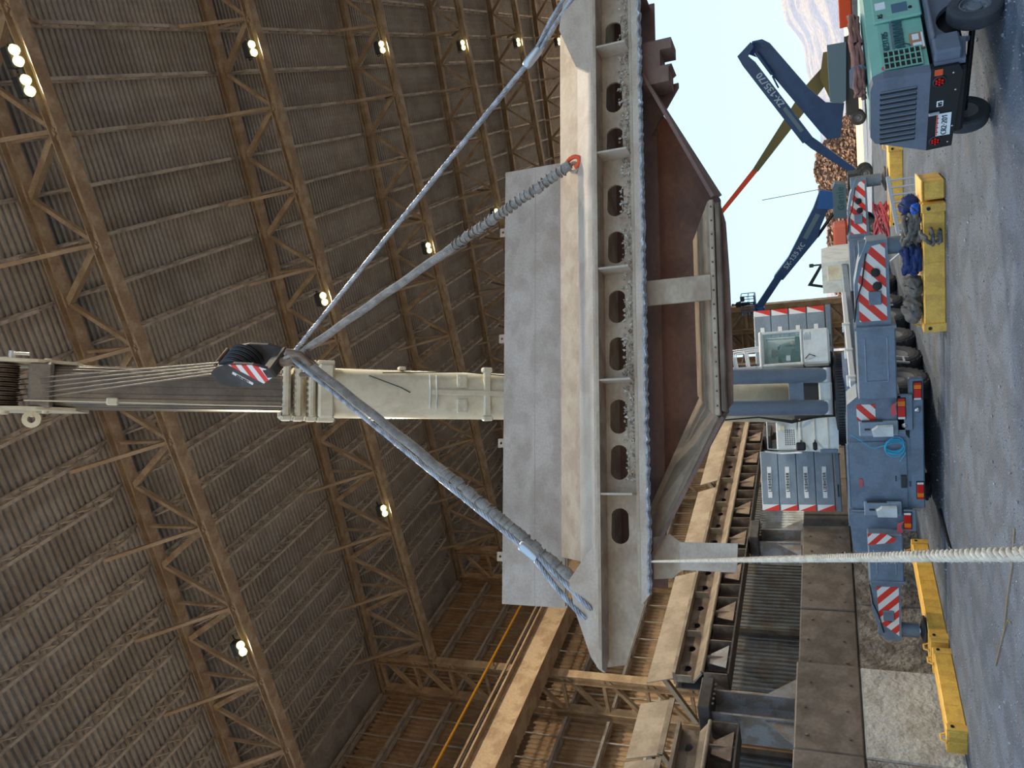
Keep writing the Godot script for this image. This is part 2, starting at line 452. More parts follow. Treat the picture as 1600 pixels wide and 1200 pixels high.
func ground():
	var fl := structure("floor")
	var mb := MB.new()
	var ds := [-14.0, 0.0, 8.0, 32.0]
	for i in 14: ds.append(33.0 + i * 2.0)
	ds.append(76.0)
	for i in ds.size() - 1:
		var a: float = ds[i]
		var b: float = ds[i + 1]
		mb.quad(v(-26, ground_y(a), a), v(26, ground_y(a), a), v(26, ground_y(b), b), v(-26, ground_y(b), b))
	mb.quad(v(-26, -2.4, -14), v(-26, -2.4, 76), v(26, -2.4, 76), v(26, -2.4, -14))
	mb.quad(v(-26, -2.4, -14), v(26, -2.4, -14), v(26, 0, -14), v(-26, 0, -14))
	part(fl, "asphalt_slab", mb, M.asphalt)
	# loose stones on the asphalt: too many and too small to pick apart
	var st := MB.new()
	st.box(Vector3.ZERO, Vector3(1, 0.7, 0.8), Basis(Vector3(1, 1, 0.3).normalized(), 0.5))
	var mm := MultiMesh.new()
	mm.transform_format = MultiMesh.TRANSFORM_3D
	mm.mesh = st.mesh()
	mm.instance_count = 9000
	for i in mm.instance_count:
		var d := 7.2 + pow(rng.randf(), 1.6) * 18.0
		var x := rng.randf_range(-11.5, 1.5)
		var s := rng.randf_range(0.006, 0.016) if rng.randf() < 0.98 else rng.randf_range(0.018, 0.034)
		var b := Basis(Vector3(rng.randf() - 0.5, rng.randf() - 0.5, rng.randf() - 0.5).normalized(), rng.randf() * TAU).scaled(Vector3.ONE * s)
		mm.set_instance_transform(i, Transform3D(b, v(x, s * 0.25, d)))
	var mi := MultiMeshInstance3D.new()
	mi.name = "gravel"
	mi.multimesh = mm
	mi.material_override = M.pebble
	fl.add_child(mi)
	mi.set_meta("kind", "stuff")
	# outside yard, sunlit dirt, then the fall to the valley
	var yard := structure("floor_yard")
	mb = MB.new()
	var n := FastNoiseLite.new()
	n.seed = 4
	n.frequency = 0.05
	var h := func(x: float, d: float) -> float:
		var y := -1.4 + n.get_noise_2d(x, d) * 0.25 * smoothstep(76.0, 90.0, d)
		return y - 12.0 * smoothstep(120.0, 220.0, d)
	for i in 24:
		for j in 30:
			var x0 := -90.0 + i * 7.0
			var d0 := 76.0 + j * 5.0
			mb.quad(v(x0, h.call(x0, d0), d0), v(x0 + 7, h.call(x0 + 7, d0), d0), v(x0 + 7, h.call(x0 + 7, d0 + 5), d0 + 5), v(x0, h.call(x0, d0 + 5), d0 + 5))
	for i in 12:  # unseen yard behind the camera, added to bounce sunlight onto load and roof
		for j in 6:
			var x0 := -84.0 + i * 14.0
			var d0 := -98.0 + j * 14.0
			mb.quad(v(x0, 0, d0), v(x0 + 14, 0, d0), v(x0 + 14, 0, d0 + 14), v(x0, 0, d0 + 14))
	part(yard, "dirt", mb, M.dirt)
	# distant mountain
	var ridge := [[-150, 6.0], [-106, 4.7], [-74, 3.0], [-55, 3.4], [-38, 3.3], [-30, 5.7], [-21, 5.2], [-9, 7.9], [0, 8.8], [6, 10.6], [15, 16.2], [24, 16.5], [40, 17.2], [90, 24.0], [160, 20.0]]
	var rid := func(x: float) -> float:
		for i in ridge.size() - 1:
			if x <= ridge[i + 1][0]:
				return lerpf(ridge[i][1], ridge[i + 1][1], clampf((x - ridge[i][0]) / float(ridge[i + 1][0] - ridge[i][0]), 0, 1))
		return 20.0
	var rg := FastNoiseLite.new()
	rg.seed = 9
	rg.frequency = 0.03
	rg.fractal_type = FastNoiseLite.FRACTAL_RIDGED
	var mh := func(x: float, d: float) -> float:
		var k := clampf((d - 215.0) / 205.0, 0, 1)
		var base := lerpf(-14.5, rid.call(x), pow(k, 0.75))
		if d > 420: base -= (d - 420) * 0.3
		return base + rg.get_noise_2d(x * 1.3, d) * 3.2 * k * (1.0 - k * 0.75)
	var mt := thing("mountain", "pale bare mountain slope far beyond the open shed end", "mountain", v(10, -14.5, 320))
	mb = MB.new(at(Vector3.ZERO, mt.position))
	mb.g = 1
	for i in 76:
		for j in 26:
			var x0 := -150.0 + i * 4.0
			var d0 := 210.0 + j * 9.0
			mb.quad(v(x0, mh.call(x0, d0), d0), v(x0 + 4, mh.call(x0 + 4, d0), d0), v(x0 + 4, mh.call(x0 + 4, d0 + 9), d0 + 9), v(x0, mh.call(x0, d0 + 9), d0 + 9))
	part(mt, "slope", mb, M.mountain)
	# spoil heap of broken rock
	var pile := thing("rock_pile", "brown heap of broken rock outside behind the boom lifts", "rock pile", v(-17, -1.4, 100))
	var pr := [[-34, -1.4], [-30, 0.9], [-25.5, 1.7], [-22.3, 1.8], [-18.4, 1.7], [-15.6, 2.4], [-13.7, 2.8], [-11.5, 2.6], [-10.2, 1.5], [-9.0, 0.1], [-7.2, -1.5], [-6.5, -1.6]]
	var ph := func(x: float, d: float) -> float:
		var top := -1.6
		for i in pr.size() - 1:
			if x >= pr[i][0] and x <= pr[i + 1][0]:
				top = lerpf(pr[i][1], pr[i + 1][1], (x - pr[i][0]) / float(pr[i + 1][0] - pr[i][0]))
		var k := clampf(1.0 - absf(d - 100.0) / 8.0, 0, 1)
		return -1.6 + (top + 1.6) * k + rg.get_noise_2d(x * 14, d * 14) * 0.25 * k
	mb = MB.new(at(Vector3.ZERO, pile.position))
	for i in 70:
		for j in 30:
			var x0 := -34.5 + i * 0.4
			var d0 := 91.0 + j * 0.6
			mb.quad(v(x0, ph.call(x0, d0), d0), v(x0 + 0.4, ph.call(x0 + 0.4, d0), d0), v(x0 + 0.4, ph.call(x0 + 0.4, d0 + 0.6), d0 + 0.6), v(x0, ph.call(x0, d0 + 0.6), d0 + 0.6))
	part(pile, "heap", mb, M.rock)
	var rmm := MultiMesh.new()
	rmm.transform_format = MultiMesh.TRANSFORM_3D
	rmm.mesh = mm.mesh
	rmm.instance_count = 2600
	for i in rmm.instance_count:
		var x := rng.randf_range(-32, -7.5)
		var d := rng.randf_range(92.5, 101)
		var s := rng.randf_range(0.12, 0.55)
		rmm.set_instance_transform(i, Transform3D(Basis(Vector3(rng.randf() - 0.5, 1, rng.randf() - 0.5).normalized(), rng.randf() * TAU).scaled(Vector3.ONE * s), v(x, ph.call(x, d) + s * 0.1, d) - pile.position))
	var rm := MultiMeshInstance3D.new()
	rm.name = "rocks"
	rm.multimesh = rmm
	rm.material_override = M.rock
	pile.add_child(rm)
	rm.set_meta("kind", "stuff")

func roof():
	var ceil_node := structure("ceiling")
	var slope := Vector3(-1.47, 0.0735, 0)
	var L := slope.length()
	var mb := MB.new()
	mb.corrugated(Vector3.ZERO, slope / L, Vector3(0, 0, -1), Vector3(0, -1, 0), L, BAY, 0.2, 0.075)
	# a second skin closes the sheet above
	mb.quad(v(0, 0.03, 0), v(0, 0.03, BAY), v(0, 0.03, BAY) + slope, v(0, 0.03, 0) + slope)
	var panel := mb.mesh()
	var alt := surf(Color(0.62, 0.595, 0.565), Color(0.53, 0.495, 0.46), 0.5, 0.75, 0.0, 5.0, 71)
	for k in range(-1, 6):
		for i in 21:
			var x := 7.74 - 1.47 * i
			put(panel, ceil_node, "roof_panel", alt if (k * 7 + i * 3) % 5 < 2 else M.sheet, Transform3D(Basis.IDENTITY, v(x, sheet_y(x), truss_d(k))))
	mb = MB.new()
	for k in range(-1, 6):
		for i in 11:
			var x := 7.74 + 1.47 * (i + 1)
			mb.quad(v(x, sheet_y(x), truss_d(k)), v(x, sheet_y(x), truss_d(k + 1)), v(x - 1.47, sheet_y(x - 1.47), truss_d(k + 1)), v(x - 1.47, sheet_y(x - 1.47), truss_d(k)))
	mb.quad(v(-23.13, sheet_y(-23.13), 6.2), v(-23.13, sheet_y(-23.13), 70.6), v(-25.7, sheet_y(-25.7), 70.6), v(-25.7, sheet_y(-25.7), 6.2))
	part(ceil_node, "roof_edge_sheet", mb, M.sheet)
	var ordp := ["first", "second", "third", "fourth", "fifth", "sixth", "seventh", "eighth", "ninth", "tenth", "eleventh", "twelfth", "thirteenth", "fourteenth", "fifteenth", "sixteenth", "seventeenth", "eighteenth", "nineteenth", "twentieth", "twenty-first", "twenty-second"]
	# purlins: light lattice joists, one line over all bays
	for i in 22:
		var x := 7.74 - 1.47 * i
		var yt := sheet_y(x) - 0.08
		var th := thing("roof_purlin", "thin lattice roof purlin running along the shed, %s from the left wall" % ordp[21 - i], "purlin", v(x, yt, 38.4), "lattice roof purlins")
		mb = MB.new(at(Vector3.ZERO, th.position))
		mb.bar(v(x, yt, 6.2), v(x, yt, 70.6), 0.12, 0.09)
		part(th, "top_chord", mb, M.purlin)
		var dep := 0.42 if x > -4.0 else 0.55
		for k in range(-1, 6):
			mb = MB.new(at(Vector3.ZERO, th.position))
			mb.bar(v(x, yt - dep, truss_d(k) + 1.0), v(x, yt - dep, truss_d(k + 1) - 1.0), 0.10, 0.07)
			part(th, "bottom_chord", mb, M.purlin)
		mb = MB.new(at(Vector3.ZERO, th.position))
		for k in range(-1, 6):
			var d0 := truss_d(k)
			var n := 15
			for j in n:
				var a := d0 + BAY * j / n
				var m := a + BAY * 0.5 / n
				var b := a + BAY / n
				var lo := func(d: float) -> float: return -dep if d - d0 > 0.9 and d0 + BAY - d > 0.9 else 0.0
				if lo.call(m) == 0.0: continue
				mb.bar(v(x, yt, a), v(x, yt - dep, m), 0.036, 0.036)
				mb.bar(v(x, yt - dep, m), v(x, yt, b), 0.036, 0.036)
			mb.bar(v(x, yt, d0 + 0.1), v(x, yt - dep, d0 + 1.0), 0.05, 0.05)
			mb.bar(v(x, yt, d0 + BAY - 0.1), v(x, yt - dep, d0 + BAY - 1.0), 0.05, 0.05)
		part(th, "web", mb, M.purlin)
	var ord := ["first", "second", "third", "fourth", "fifth", "sixth", "seventh", "last"]
	for k in range(-1, 7):
		var d := truss_d(k)
		var th := thing("roof_truss", "brown steel roof truss, %s from the end nearest the hanging load" % ord[k + 1], "roof truss", v(0, INNER, d), "roof trusses")
		mb = MB.new(at(Vector3.ZERO, th.position))
		mb.ibeam(v(24, INNER, d), v(-23.2, INNER, d), 0.36, 0.34, 0.04, 0.03)
		part(th, "inner_chord", mb, M.truss)
		mb = MB.new(at(Vector3.ZERO, th.position))
		mb.ibeam(v(24, sheet_y(24) - 0.4, d), v(-25.2, sheet_y(-25.2) - 0.4, d), 0.34, 0.32, 0.04, 0.03)
		part(th, "outer_chord", mb, M.truss)
		for j in range(-2, 10):
			var x := 4.75 - 2.95 * j
			if x < -23: continue
			for s in [-1, 1]:
				var xo: float = x + 1.475 * s
				if xo < -24.5 or xo > 12: continue
				mb = MB.new(at(Vector3.ZERO, th.position))
				mb.bar(v(x, INNER + 0.1, d), v(xo, sheet_y(xo) - 0.5, d), 0.13 if s > 0 else 0.2, 0.13 if s > 0 else 0.18)
				part(th, "diagonal", mb, M.truss)
			mb = MB.new(at(Vector3.ZERO, th.position))
			mb.bar(v(x, INNER + 0.1, d), v(x, sheet_y(x) - 0.5, d), 0.09, 0.09)
			part(th, "post", mb, M.truss)
			mb = MB.new(at(Vector3.ZERO, th.position))
			mb.cbox(v(x, INNER + 0.1, d), Vector3(0.5, 0.5, 0.06), 0.02)
			part(th, "gusset_plate", mb, M.truss)
			if x < 8:
				for s in [-1, 1]:
					var db: float = d + 1.9 * s
					if db < 6.4 or db > 70: continue
					mb = MB.new(at(Vector3.ZERO, th.position))
					mb.bar(v(x, INNER + 0.12, d), v(x, sheet_y(x) - 0.62, db), 0.11, 0.11)
					part(th, "knee_brace", mb, M.truss)

func walls():
	# outer wall on the left: vertical ribs, girts, posts
	var wl := structure("wall_left")
	var mb := MB.new()
	mb.corrugated(Vector3.ZERO, Vector3(0, 1, 0), Vector3(0, 0, -1), Vector3(1, 0, 0), 1.9, BAY, 0.26, 0.06)
	mb.quad(v(-0.04, 0, 0), v(-0.04, 0, BAY), v(-0.04, 1.9, BAY), v(-0.04, 1.9, 0))
	var panel := mb.mesh()
	var alt := surf(Color(0.64, 0.535, 0.42), Color(0.54, 0.43, 0.33), 0.5, 0.8, 0.0, 4.0, 72)
	for k in range(-1, 6):
		for i in 12:
			put(panel, wl, "wall_panel", alt if (i * 5 + k * 3) % 4 == 1 else M.wallsheet, Transform3D(Basis.IDENTITY, v(-25.6, 0.1 + i * 1.9, truss_d(k))))
	mb = MB.new()
	mb.quad(v(-25.6, 22.8, 6.2), v(-25.6, 22.8, 70.6), v(-25.6, 23.6, 70.6), v(-25.6, 23.6, 6.2))
	mb.quad(v(-25.6, -3, 6.2), v(-25.6, -3, 70.6), v(-25.6, 0.2, 70.6), v(-25.6, 0.2, 6.2))
	part(wl, "sheet_edge", mb, M.wallsheet)
	for i in 12:
		var y := 2.0 + i * 1.9
		for k in range(0, 6):
			mb = MB.new()
			mb.bar(v(-25.3, y, truss_d(k)), v(-25.3, y, truss_d(k + 1)), 0.2, 0.1)
			mb.bar(v(-24.95, y, truss_d(k) + 0.4), v(-24.95, y, truss_d(k + 1) - 0.4), 0.1, 0.12)
			for j in 14:
				var a := truss_d(k) + 0.4 + (BAY - 0.8) * j / 14.0
				mb.bar(v(-25.3, y, a), v(-24.95, y, a + 0.3), 0.03, 0.03)
			part(wl, "girt", mb, M.purlin)
	for k in range(0, 6):
		for j in range(1, 7):
			mb = MB.new()
			var d := truss_d(k) + BAY * j / 7.0
			mb.bar(v(-25.15, 0, d), v(-25.15, 22.9, d), 0.05, 0.05)
			part(wl, "sag_rod", mb, M.purlin)
	# lattice columns, one under each truss
	var ordc := ["second", "third", "fourth", "fifth", "sixth", "seventh", "last"]
	for k in range(0, 7):
		var d := truss_d(k)
		var th := thing("lattice_column", "brown lattice column on the left wall under the %s roof truss" % ordc[k], "column", v(-24, 0 if k < 2 else -1.5, d), "lattice wall columns")
		for x in [-23.05, -24.95]:
			mb = MB.new(at(Vector3.ZERO, th.position))
			mb.ibeam(v(x, th.position.y, d), v(x, sheet_y(x) - 0.5, d), 0.42, 0.4, 0.05, 0.04, Vector3(1, 0, 0))
			part(th, "chord", mb, M.brown)
		for i in 12:
			var y := 0.6 + i * 1.85
			mb = MB.new(at(Vector3.ZERO, th.position))
			mb.bar(v(-23.05, y + 1.5, d), v(-24.95, y, d), 0.16, 0.16)
			part(th, "diagonal", mb, M.brown)
			mb = MB.new(at(Vector3.ZERO, th.position))
			mb.bar(v(-23.05, y + 1.7, d), v(-24.95, y + 1.7, d), 0.14, 0.14)
			part(th, "strut", mb, M.brown)
	# overhead-crane runway beam with cables and the gas pipe above it
	var rb := thing("runway_beam", "long brown box runway beam carried by the left wall columns", "beam", v(-22.4, 13.9, 40), "")
	mb = MB.new(at(Vector3.ZERO, rb.position))
	mb.box(v(-22.4, 14.5, 38.4), Vector3(0.7, 1.15, 64.4))
	part(rb, "web_box", mb, M.brown)
	mb = MB.new(at(Vector3.ZERO, rb.position))
	mb.box(v(-22.35, 15.1, 38.4), Vector3(1.1, 0.08, 64.4))
	part(rb, "top_flange", mb, M.brown)
	mb = MB.new(at(Vector3.ZERO, rb.position))
	mb.box(v(-22.35, 13.9, 38.4), Vector3(1.0, 0.08, 64.4))
	part(rb, "bottom_flange", mb, M.brown)
	mb = MB.new(at(Vector3.ZERO, rb.position))
	mb.box(v(-22.5, 15.22, 38.4), Vector3(0.12, 0.16, 64.4))
	part(rb, "rail", mb, M.dusty)
	for q in [[-22.0, 15.45], [-22.25, 15.65], [-22.6, 15.8]]:
		mb = MB.new(at(Vector3.ZERO, rb.position))
		mb.cyl(v(q[0], q[1], 6.2), v(q[0], q[1], 70.4), 0.035, 6)
		part(rb, "conductor_bar", mb, M.brown)
	var yp := thing("gas_pipe", "thin yellow pipe running along above the brown runway beam", "pipe", v(-22.5, 16.6, 38.4))
	mb = MB.new(at(Vector3.ZERO, yp.position))
	mb.cyl(v(-22.5, 16.6, 6.2), v(-22.5, 16.6, 70.4), 0.06, 8)
	part(yp, "pipe", mb, M.yellowpipe)
	for k in range(0, 6):
		mb = MB.new(at(Vector3.ZERO, yp.position))
		mb.bar(v(-22.5, 16.6, truss_d(k)), v(-22.85, 16.6, truss_d(k)), 0.06, 0.06)
		part(yp, "pipe_bracket", mb, M.brown)
	# far end: jamb wall beside the open door bay, with bracing
	var we := structure("wall_end")
	mb = MB.new()
	mb.box(v(-23.2, 10.3, 71.2), Vector3(4.6, 24.0, 0.3))
	part(we, "sheeting", mb, M.wallsheet)
	mb = MB.new()
	mb.box(v(-20.9, 10.3, 70.9), Vector3(0.5, 24.0, 0.6))
	part(we, "door_jamb", mb, M.brown)
	for i in 6:
		mb = MB.new()
		mb.bar(v(-21.0, -1.0 + i * 3.4, 70.8), v(-25.2, 2.4 + i * 3.4, 70.8) if i % 2 == 0 else v(-25.2, 2.4 + i * 3.4, 70.8), 0.25, 0.25)
		mb.bar(v(-25.2, -1.0 + i * 3.4, 70.8), v(-21.0, 2.4 + i * 3.4, 70.8), 0.2, 0.2)
		part(we, "brace", mb, M.tan)
		mb = MB.new()
		mb.bar(v(-20.9, 2.4 + i * 3.4, 70.75), v(-25.3, 2.4 + i * 3.4, 70.75), 0.2, 0.25)
		part(we, "girt", mb, M.brown)
	mb = MB.new()
	mb.box(v(1.0, 21.0, 71.2), Vector3(44.0, 2.6, 0.3))
	part(we, "header", mb, M.wallsheet)
	var wr := structure("wall_right")
	mb = MB.new()
	mb.box(v(24.0, 9.5, 38.4), Vector3(0.3, 24.0, 64.4))
	part(wr, "sheeting", mb, M.wallsheet)

func lamps():
	# flood lamps hung from the trusses: [X, k, bulbs]
	var spots := [[3.6, 0], [2.9, 0], [3.75, 1], [3.8, 2], [3.9, 3], [4.1, 4], [4.2, 5], [-14.3, 0], [-14.7, 1], [-5.3, 1], [-5.4, 2], [-5.4, 3]]
	var ordl := ["second", "third", "fourth", "fifth", "sixth", "seventh"]
	for i in spots.size():
		var x: float = spots[i][0]
		var k: int = spots[i][1]
		var d := truss_d(k) - 0.34
		var y := INNER + 0.12
		var where := "far from the left wall" if x > 0 else ("at mid span" if x > -8 else "near the left wall")
		var lab := "glowing floodlight on the %s roof truss, %s" % [ordl[k], where]
		if i == 1: lab = "outer twin of the two floodlights on the second roof truss"
		if i == 0: lab = "inner twin of the two floodlights on the second roof truss"
		var th := thing("flood_lamp", lab, "lamp", v(x, y, d), "truss floodlights")
		var mb := MB.new()
		mb.cbox(Vector3(0, 0.12, 0), Vector3(0.5, 0.26, 0.3), 0.03)
		part(th, "housing", mb, M.dgray)
		mb = MB.new()
		mb.bar(Vector3(-0.3, 0.1, 0), Vector3(-0.3, 0.35, -0.2), 0.03, 0.03)
		mb.bar(Vector3(0.3, 0.1, 0), Vector3(0.3, 0.35, -0.2), 0.03, 0.03)
		mb.bar(Vector3(-0.3, 0.35, -0.2), Vector3(0.3, 0.35, -0.2), 0.03, 0.03)
		part(th, "bracket", mb, M.dgray)
		mb = MB.new()
		mb.lathe([Vector2(0.0, -0.2), Vector2(0.1, -0.17), Vector2(0.14, -0.08), Vector2(0.1, 0.0)], Vector3(-0.12, 0, 0.02), Vector3.UP, 12)
		mb.lathe([Vector2(0.0, -0.2), Vector2(0.1, -0.17), Vector2(0.14, -0.08), Vector2(0.1, 0.0)], Vector3(0.14, 0, 0.02), Vector3.UP, 12)
		part(th, "bulb", mb, M.lamp, "glowing pale yellow bulbs")
		var l := SpotLight3D.new()
		l.name = "bulb_light"
		l.light_color = Color(1.0, 0.945, 0.84)
		l.light_energy = 62.0
		l.light_size = 0.15
		l.spot_angle = 80
		l.spot_angle_attenuation = 0.6
		l.spot_range = 90
		l.spot_attenuation = 2.0
		l.shadow_enabled = true
		th.add_child(l)
		l.rotation_degrees = Vector3(-90, 0, 0)
		l.position = Vector3(0, -0.3, 0.1)

# ---------------------------------------------------------------- pedestal wall and girders on the left
func pedestal(d0: float, d1: float, x: float, called_label: String, m: Material):
	var th := thing("pedestal_block", called_label, "pedestal", v(x - 1.5, 0, (d0 + d1) / 2), "")
	var o := th.position
	var L := d1 - d0
	var n := maxi(1, int(round(L / 2.6)))
	for i in n:
		var mb := MB.new(at(Vector3.ZERO, o))
		mb.cbox(v(x - 1.5, 0.8, d0 + L * (i + 0.5) / n), Vector3(3.0, 1.62, L / n - 0.01), 0.03)
		part(th, "concrete_lift", mb, m)
	var nb := maxi(1, int(round(L / 2.2)))
	for i in nb:
		var mb := MB.new(at(Vector3.ZERO, o))
		mb.cbox(v(x - 1.47 + 0.015 * (i % 2), 2.22, d0 + L * (i + 0.5) / nb), Vector3(3.0, 1.2, L / nb - 0.012), 0.025)
		part(th, "steel_cap_plate", mb, M.capband)
	var mb2 := MB.new(at(Vector3.ZERO, o))
	for i in int(L / 0.7):
		for y in [1.85, 2.6]:
			mb2.lathe([Vector2(0.03, 0), Vector2(0.03, 0.02), Vector2(0, 0.022)], v(x + 0.04, y + 0.05 * sin(i * 2.1), d0 + 0.35 + i * 0.7), Vector3.RIGHT, 6)
	var bl := part(th, "plug_heads", mb2, M.dusty)
	bl.set_meta("kind", "stuff")

func hcolumn(d: float, label: String, top := 4.0):
	var th := thing("steel_column", label, "column", v(-12.95, 2.83, d), "")
	var o := th.position
	var mb := MB.new(at(Vector3.ZERO, o))
	mb.ibeam(v(-12.95, 2.83, d), v(-12.95, top, d), 0.75, 0.7, 0.05, 0.05, Vector3(0, 0, 1))
	part(th, "shaft", mb, M.steelcol)
	mb = MB.new(at(Vector3.ZERO, o))
	mb.box(v(-12.95, 2.86, d), Vector3(0.9, 0.06, 1.1))
	part(th, "base_plate", mb, M.steelcol)
	for s in [-1, 1]:
		mb = MB.new(at(Vector3.ZERO, o))
		mb.prism([Vector2(0, 0), Vector2(0.55, 0), Vector2(0, 0.6)], v(-12.62, 2.87, d + 0.36 * s), Vector3(0, 0, -s), Vector3.UP, 0.03)
		part(th, "knee_gusset", mb, M.steelcol)
	mb = MB.new(at(Vector3.ZERO, o))
	mb.cbox(v(-12.8, top + 0.13, d), Vector3(0.9, 0.26, 0.9), 0.02)
	part(th, "cap_box", mb, M.darksteel)
	mb = MB.new(at(Vector3.ZERO, o))
	for s in 5:
		mb.lathe([Vector2(0.025, 0), Vector2(0.025, 0.03), Vector2(0, 0.03)], v(-12.4, top - 0.04, d - 0.28 + s * 0.14), Vector3(1, -0.4, 0), 6)
	part(th, "bolt_row", mb, M.dusty)

func girder(d0: float, d1: float, label: String, drop := 0.0):
	var th := thing("stiffened_girder", label, "girder", v(-12.9, 4.3 - drop, (d0 + d1) / 2), "")
	var o := th.position
	var y0 := -drop
	# punched upper web between its flanges, one cell per stiffener bay
	var cell := 1.5
	var n := int((d1 - d0) / cell)
	cell = (d1 - d0) / n
	for i in n:
		var mb := MB.new(at(Vector3.ZERO, o))
		var a := d0 + cell * i
		hole_plate(mb, v(-12.82, y0 + 5.12, a), Vector3(0, 0, -1), Vector3.UP, cell, 0.36, [Vector2(cell * 0.28, 0.19), Vector2(cell * 0.72, 0.19)], 0.11, 0.11, -0.03)
		part(th, "punched_web", mb, M.dusty)
		mb = MB.new(at(Vector3.ZERO, o))
		mb.box(v(-12.73, y0 + 5.3, a), Vector3(0.18, 0.36, 0.025))
		part(th, "web_stiffener", mb, M.tan)
	var mb := MB.new(at(Vector3.ZERO, o))
	mb.box(v(-12.75, y0 + 5.52, (d0 + d1) / 2), Vector3(0.34, 0.07, d1 - d0))
	part(th, "top_flange", mb, M.tan)
	mb = MB.new(at(Vector3.ZERO, o))
	mb.prism([Vector2(0, 0), Vector2(0.34, -0.26), Vector2(0.34, -0.31), Vector2(0, -0.05)], v(-12.85, y0 + 5.14, d0), Vector3.RIGHT, Vector3.UP, -(d1 - d0))
	part(th, "sloped_apron", mb, M.tan)
	mb = MB.new(at(Vector3.ZERO, o))
	mb.cyl(v(-12.5, y0 + 4.87, d0), v(-12.5, y0 + 4.87, d1), 0.045, 8)
	part(th, "edge_roll", mb, M.tan)
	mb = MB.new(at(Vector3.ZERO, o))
	mb.box(v(-13.02, y0 + 5.2, (d0 + d1) / 2), Vector3(0.03, 0.66, d1 - d0))  # dark sheet added behind the punched holes to stand in for shade
	part(th, "added_backing", mb, M.darksteel)
	# ribbed lower channel
	mb = MB.new(at(Vector3.ZERO, o))
	mb.box(v(-12.95, y0 + 4.6, (d0 + d1) / 2), Vector3(0.04, 0.6, d1 - d0))
	part(th, "channel_back", mb, M.dusty)
	mb = MB.new(at(Vector3.ZERO, o))
	mb.box(v(-12.72, y0 + 4.3, (d0 + d1) / 2), Vector3(0.5, 0.04, d1 - d0))
	part(th, "channel_lip", mb, M.darksteel)
	n = int((d1 - d0) / 0.55)
	for i in n + 1:
		mb = MB.new(at(Vector3.ZERO, o))
		mb.box(v(-12.72, y0 + 4.58, d0 + (d1 - d0) * i / n), Vector3(0.44, 0.52, 0.025))
		part(th, "channel_rib", mb, M.dusty)
	for i in range(1, n, 3):
		mb = MB.new(at(Vector3.ZERO, o))
		mb.prism([Vector2(0, 0), Vector2(0.75, 0), Vector2(0.5, 0.42), Vector2(0.2, 0.42)], v(-12.5, y0 + 4.36, d0 + (d1 - d0) * i / n - 0.37), Vector3(0, 0, -1), Vector3(-0.2, 0.98, 0), 0.02)
		part(th, "apron_gusset", mb, M.steelcol if i == 1 else M.dusty)

func hole_plate(mb: MB, o: Vector3, ux: Vector3, uy: Vector3, w: float, h: float, holes: Array, rx: float, ry: float, t: float, slot := 0.0):
	# rectangular plate with round or slotted holes: strips between holes, two halves round each
	var edges := [0.0]
	for i in holes.size() - 1: edges.append((holes[i].x + holes[i + 1].x) / 2)
	edges.append(w)
	for i in holes.size():
		var c: Vector2 = holes[i]
		var x0: float = edges[i]
		var x1: float = edges[i + 1]
		var up := [Vector2(x1, h), Vector2(x0, h), Vector2(x0, c.y)]
		var dn := [Vector2(x0, 0), Vector2(x1, 0), Vector2(x1, c.y)]
		for k in 9:
			var an := PI - PI * k / 8.0
			up.append(c + Vector2(cos(an) * rx + (slot if an < PI / 2 else -slot), sin(an) * ry))
		up.append(Vector2(x1, c.y))
		for k in 9:
			var an := -PI * k / 8.0
			dn.append(c + Vector2(cos(an) * rx + (slot if an > -PI / 2 else -slot), sin(an) * ry))
		dn.append(Vector2(x0, c.y))
		mb.prism(up, o, ux, uy, t)
		mb.prism(dn, o, ux, uy, t)

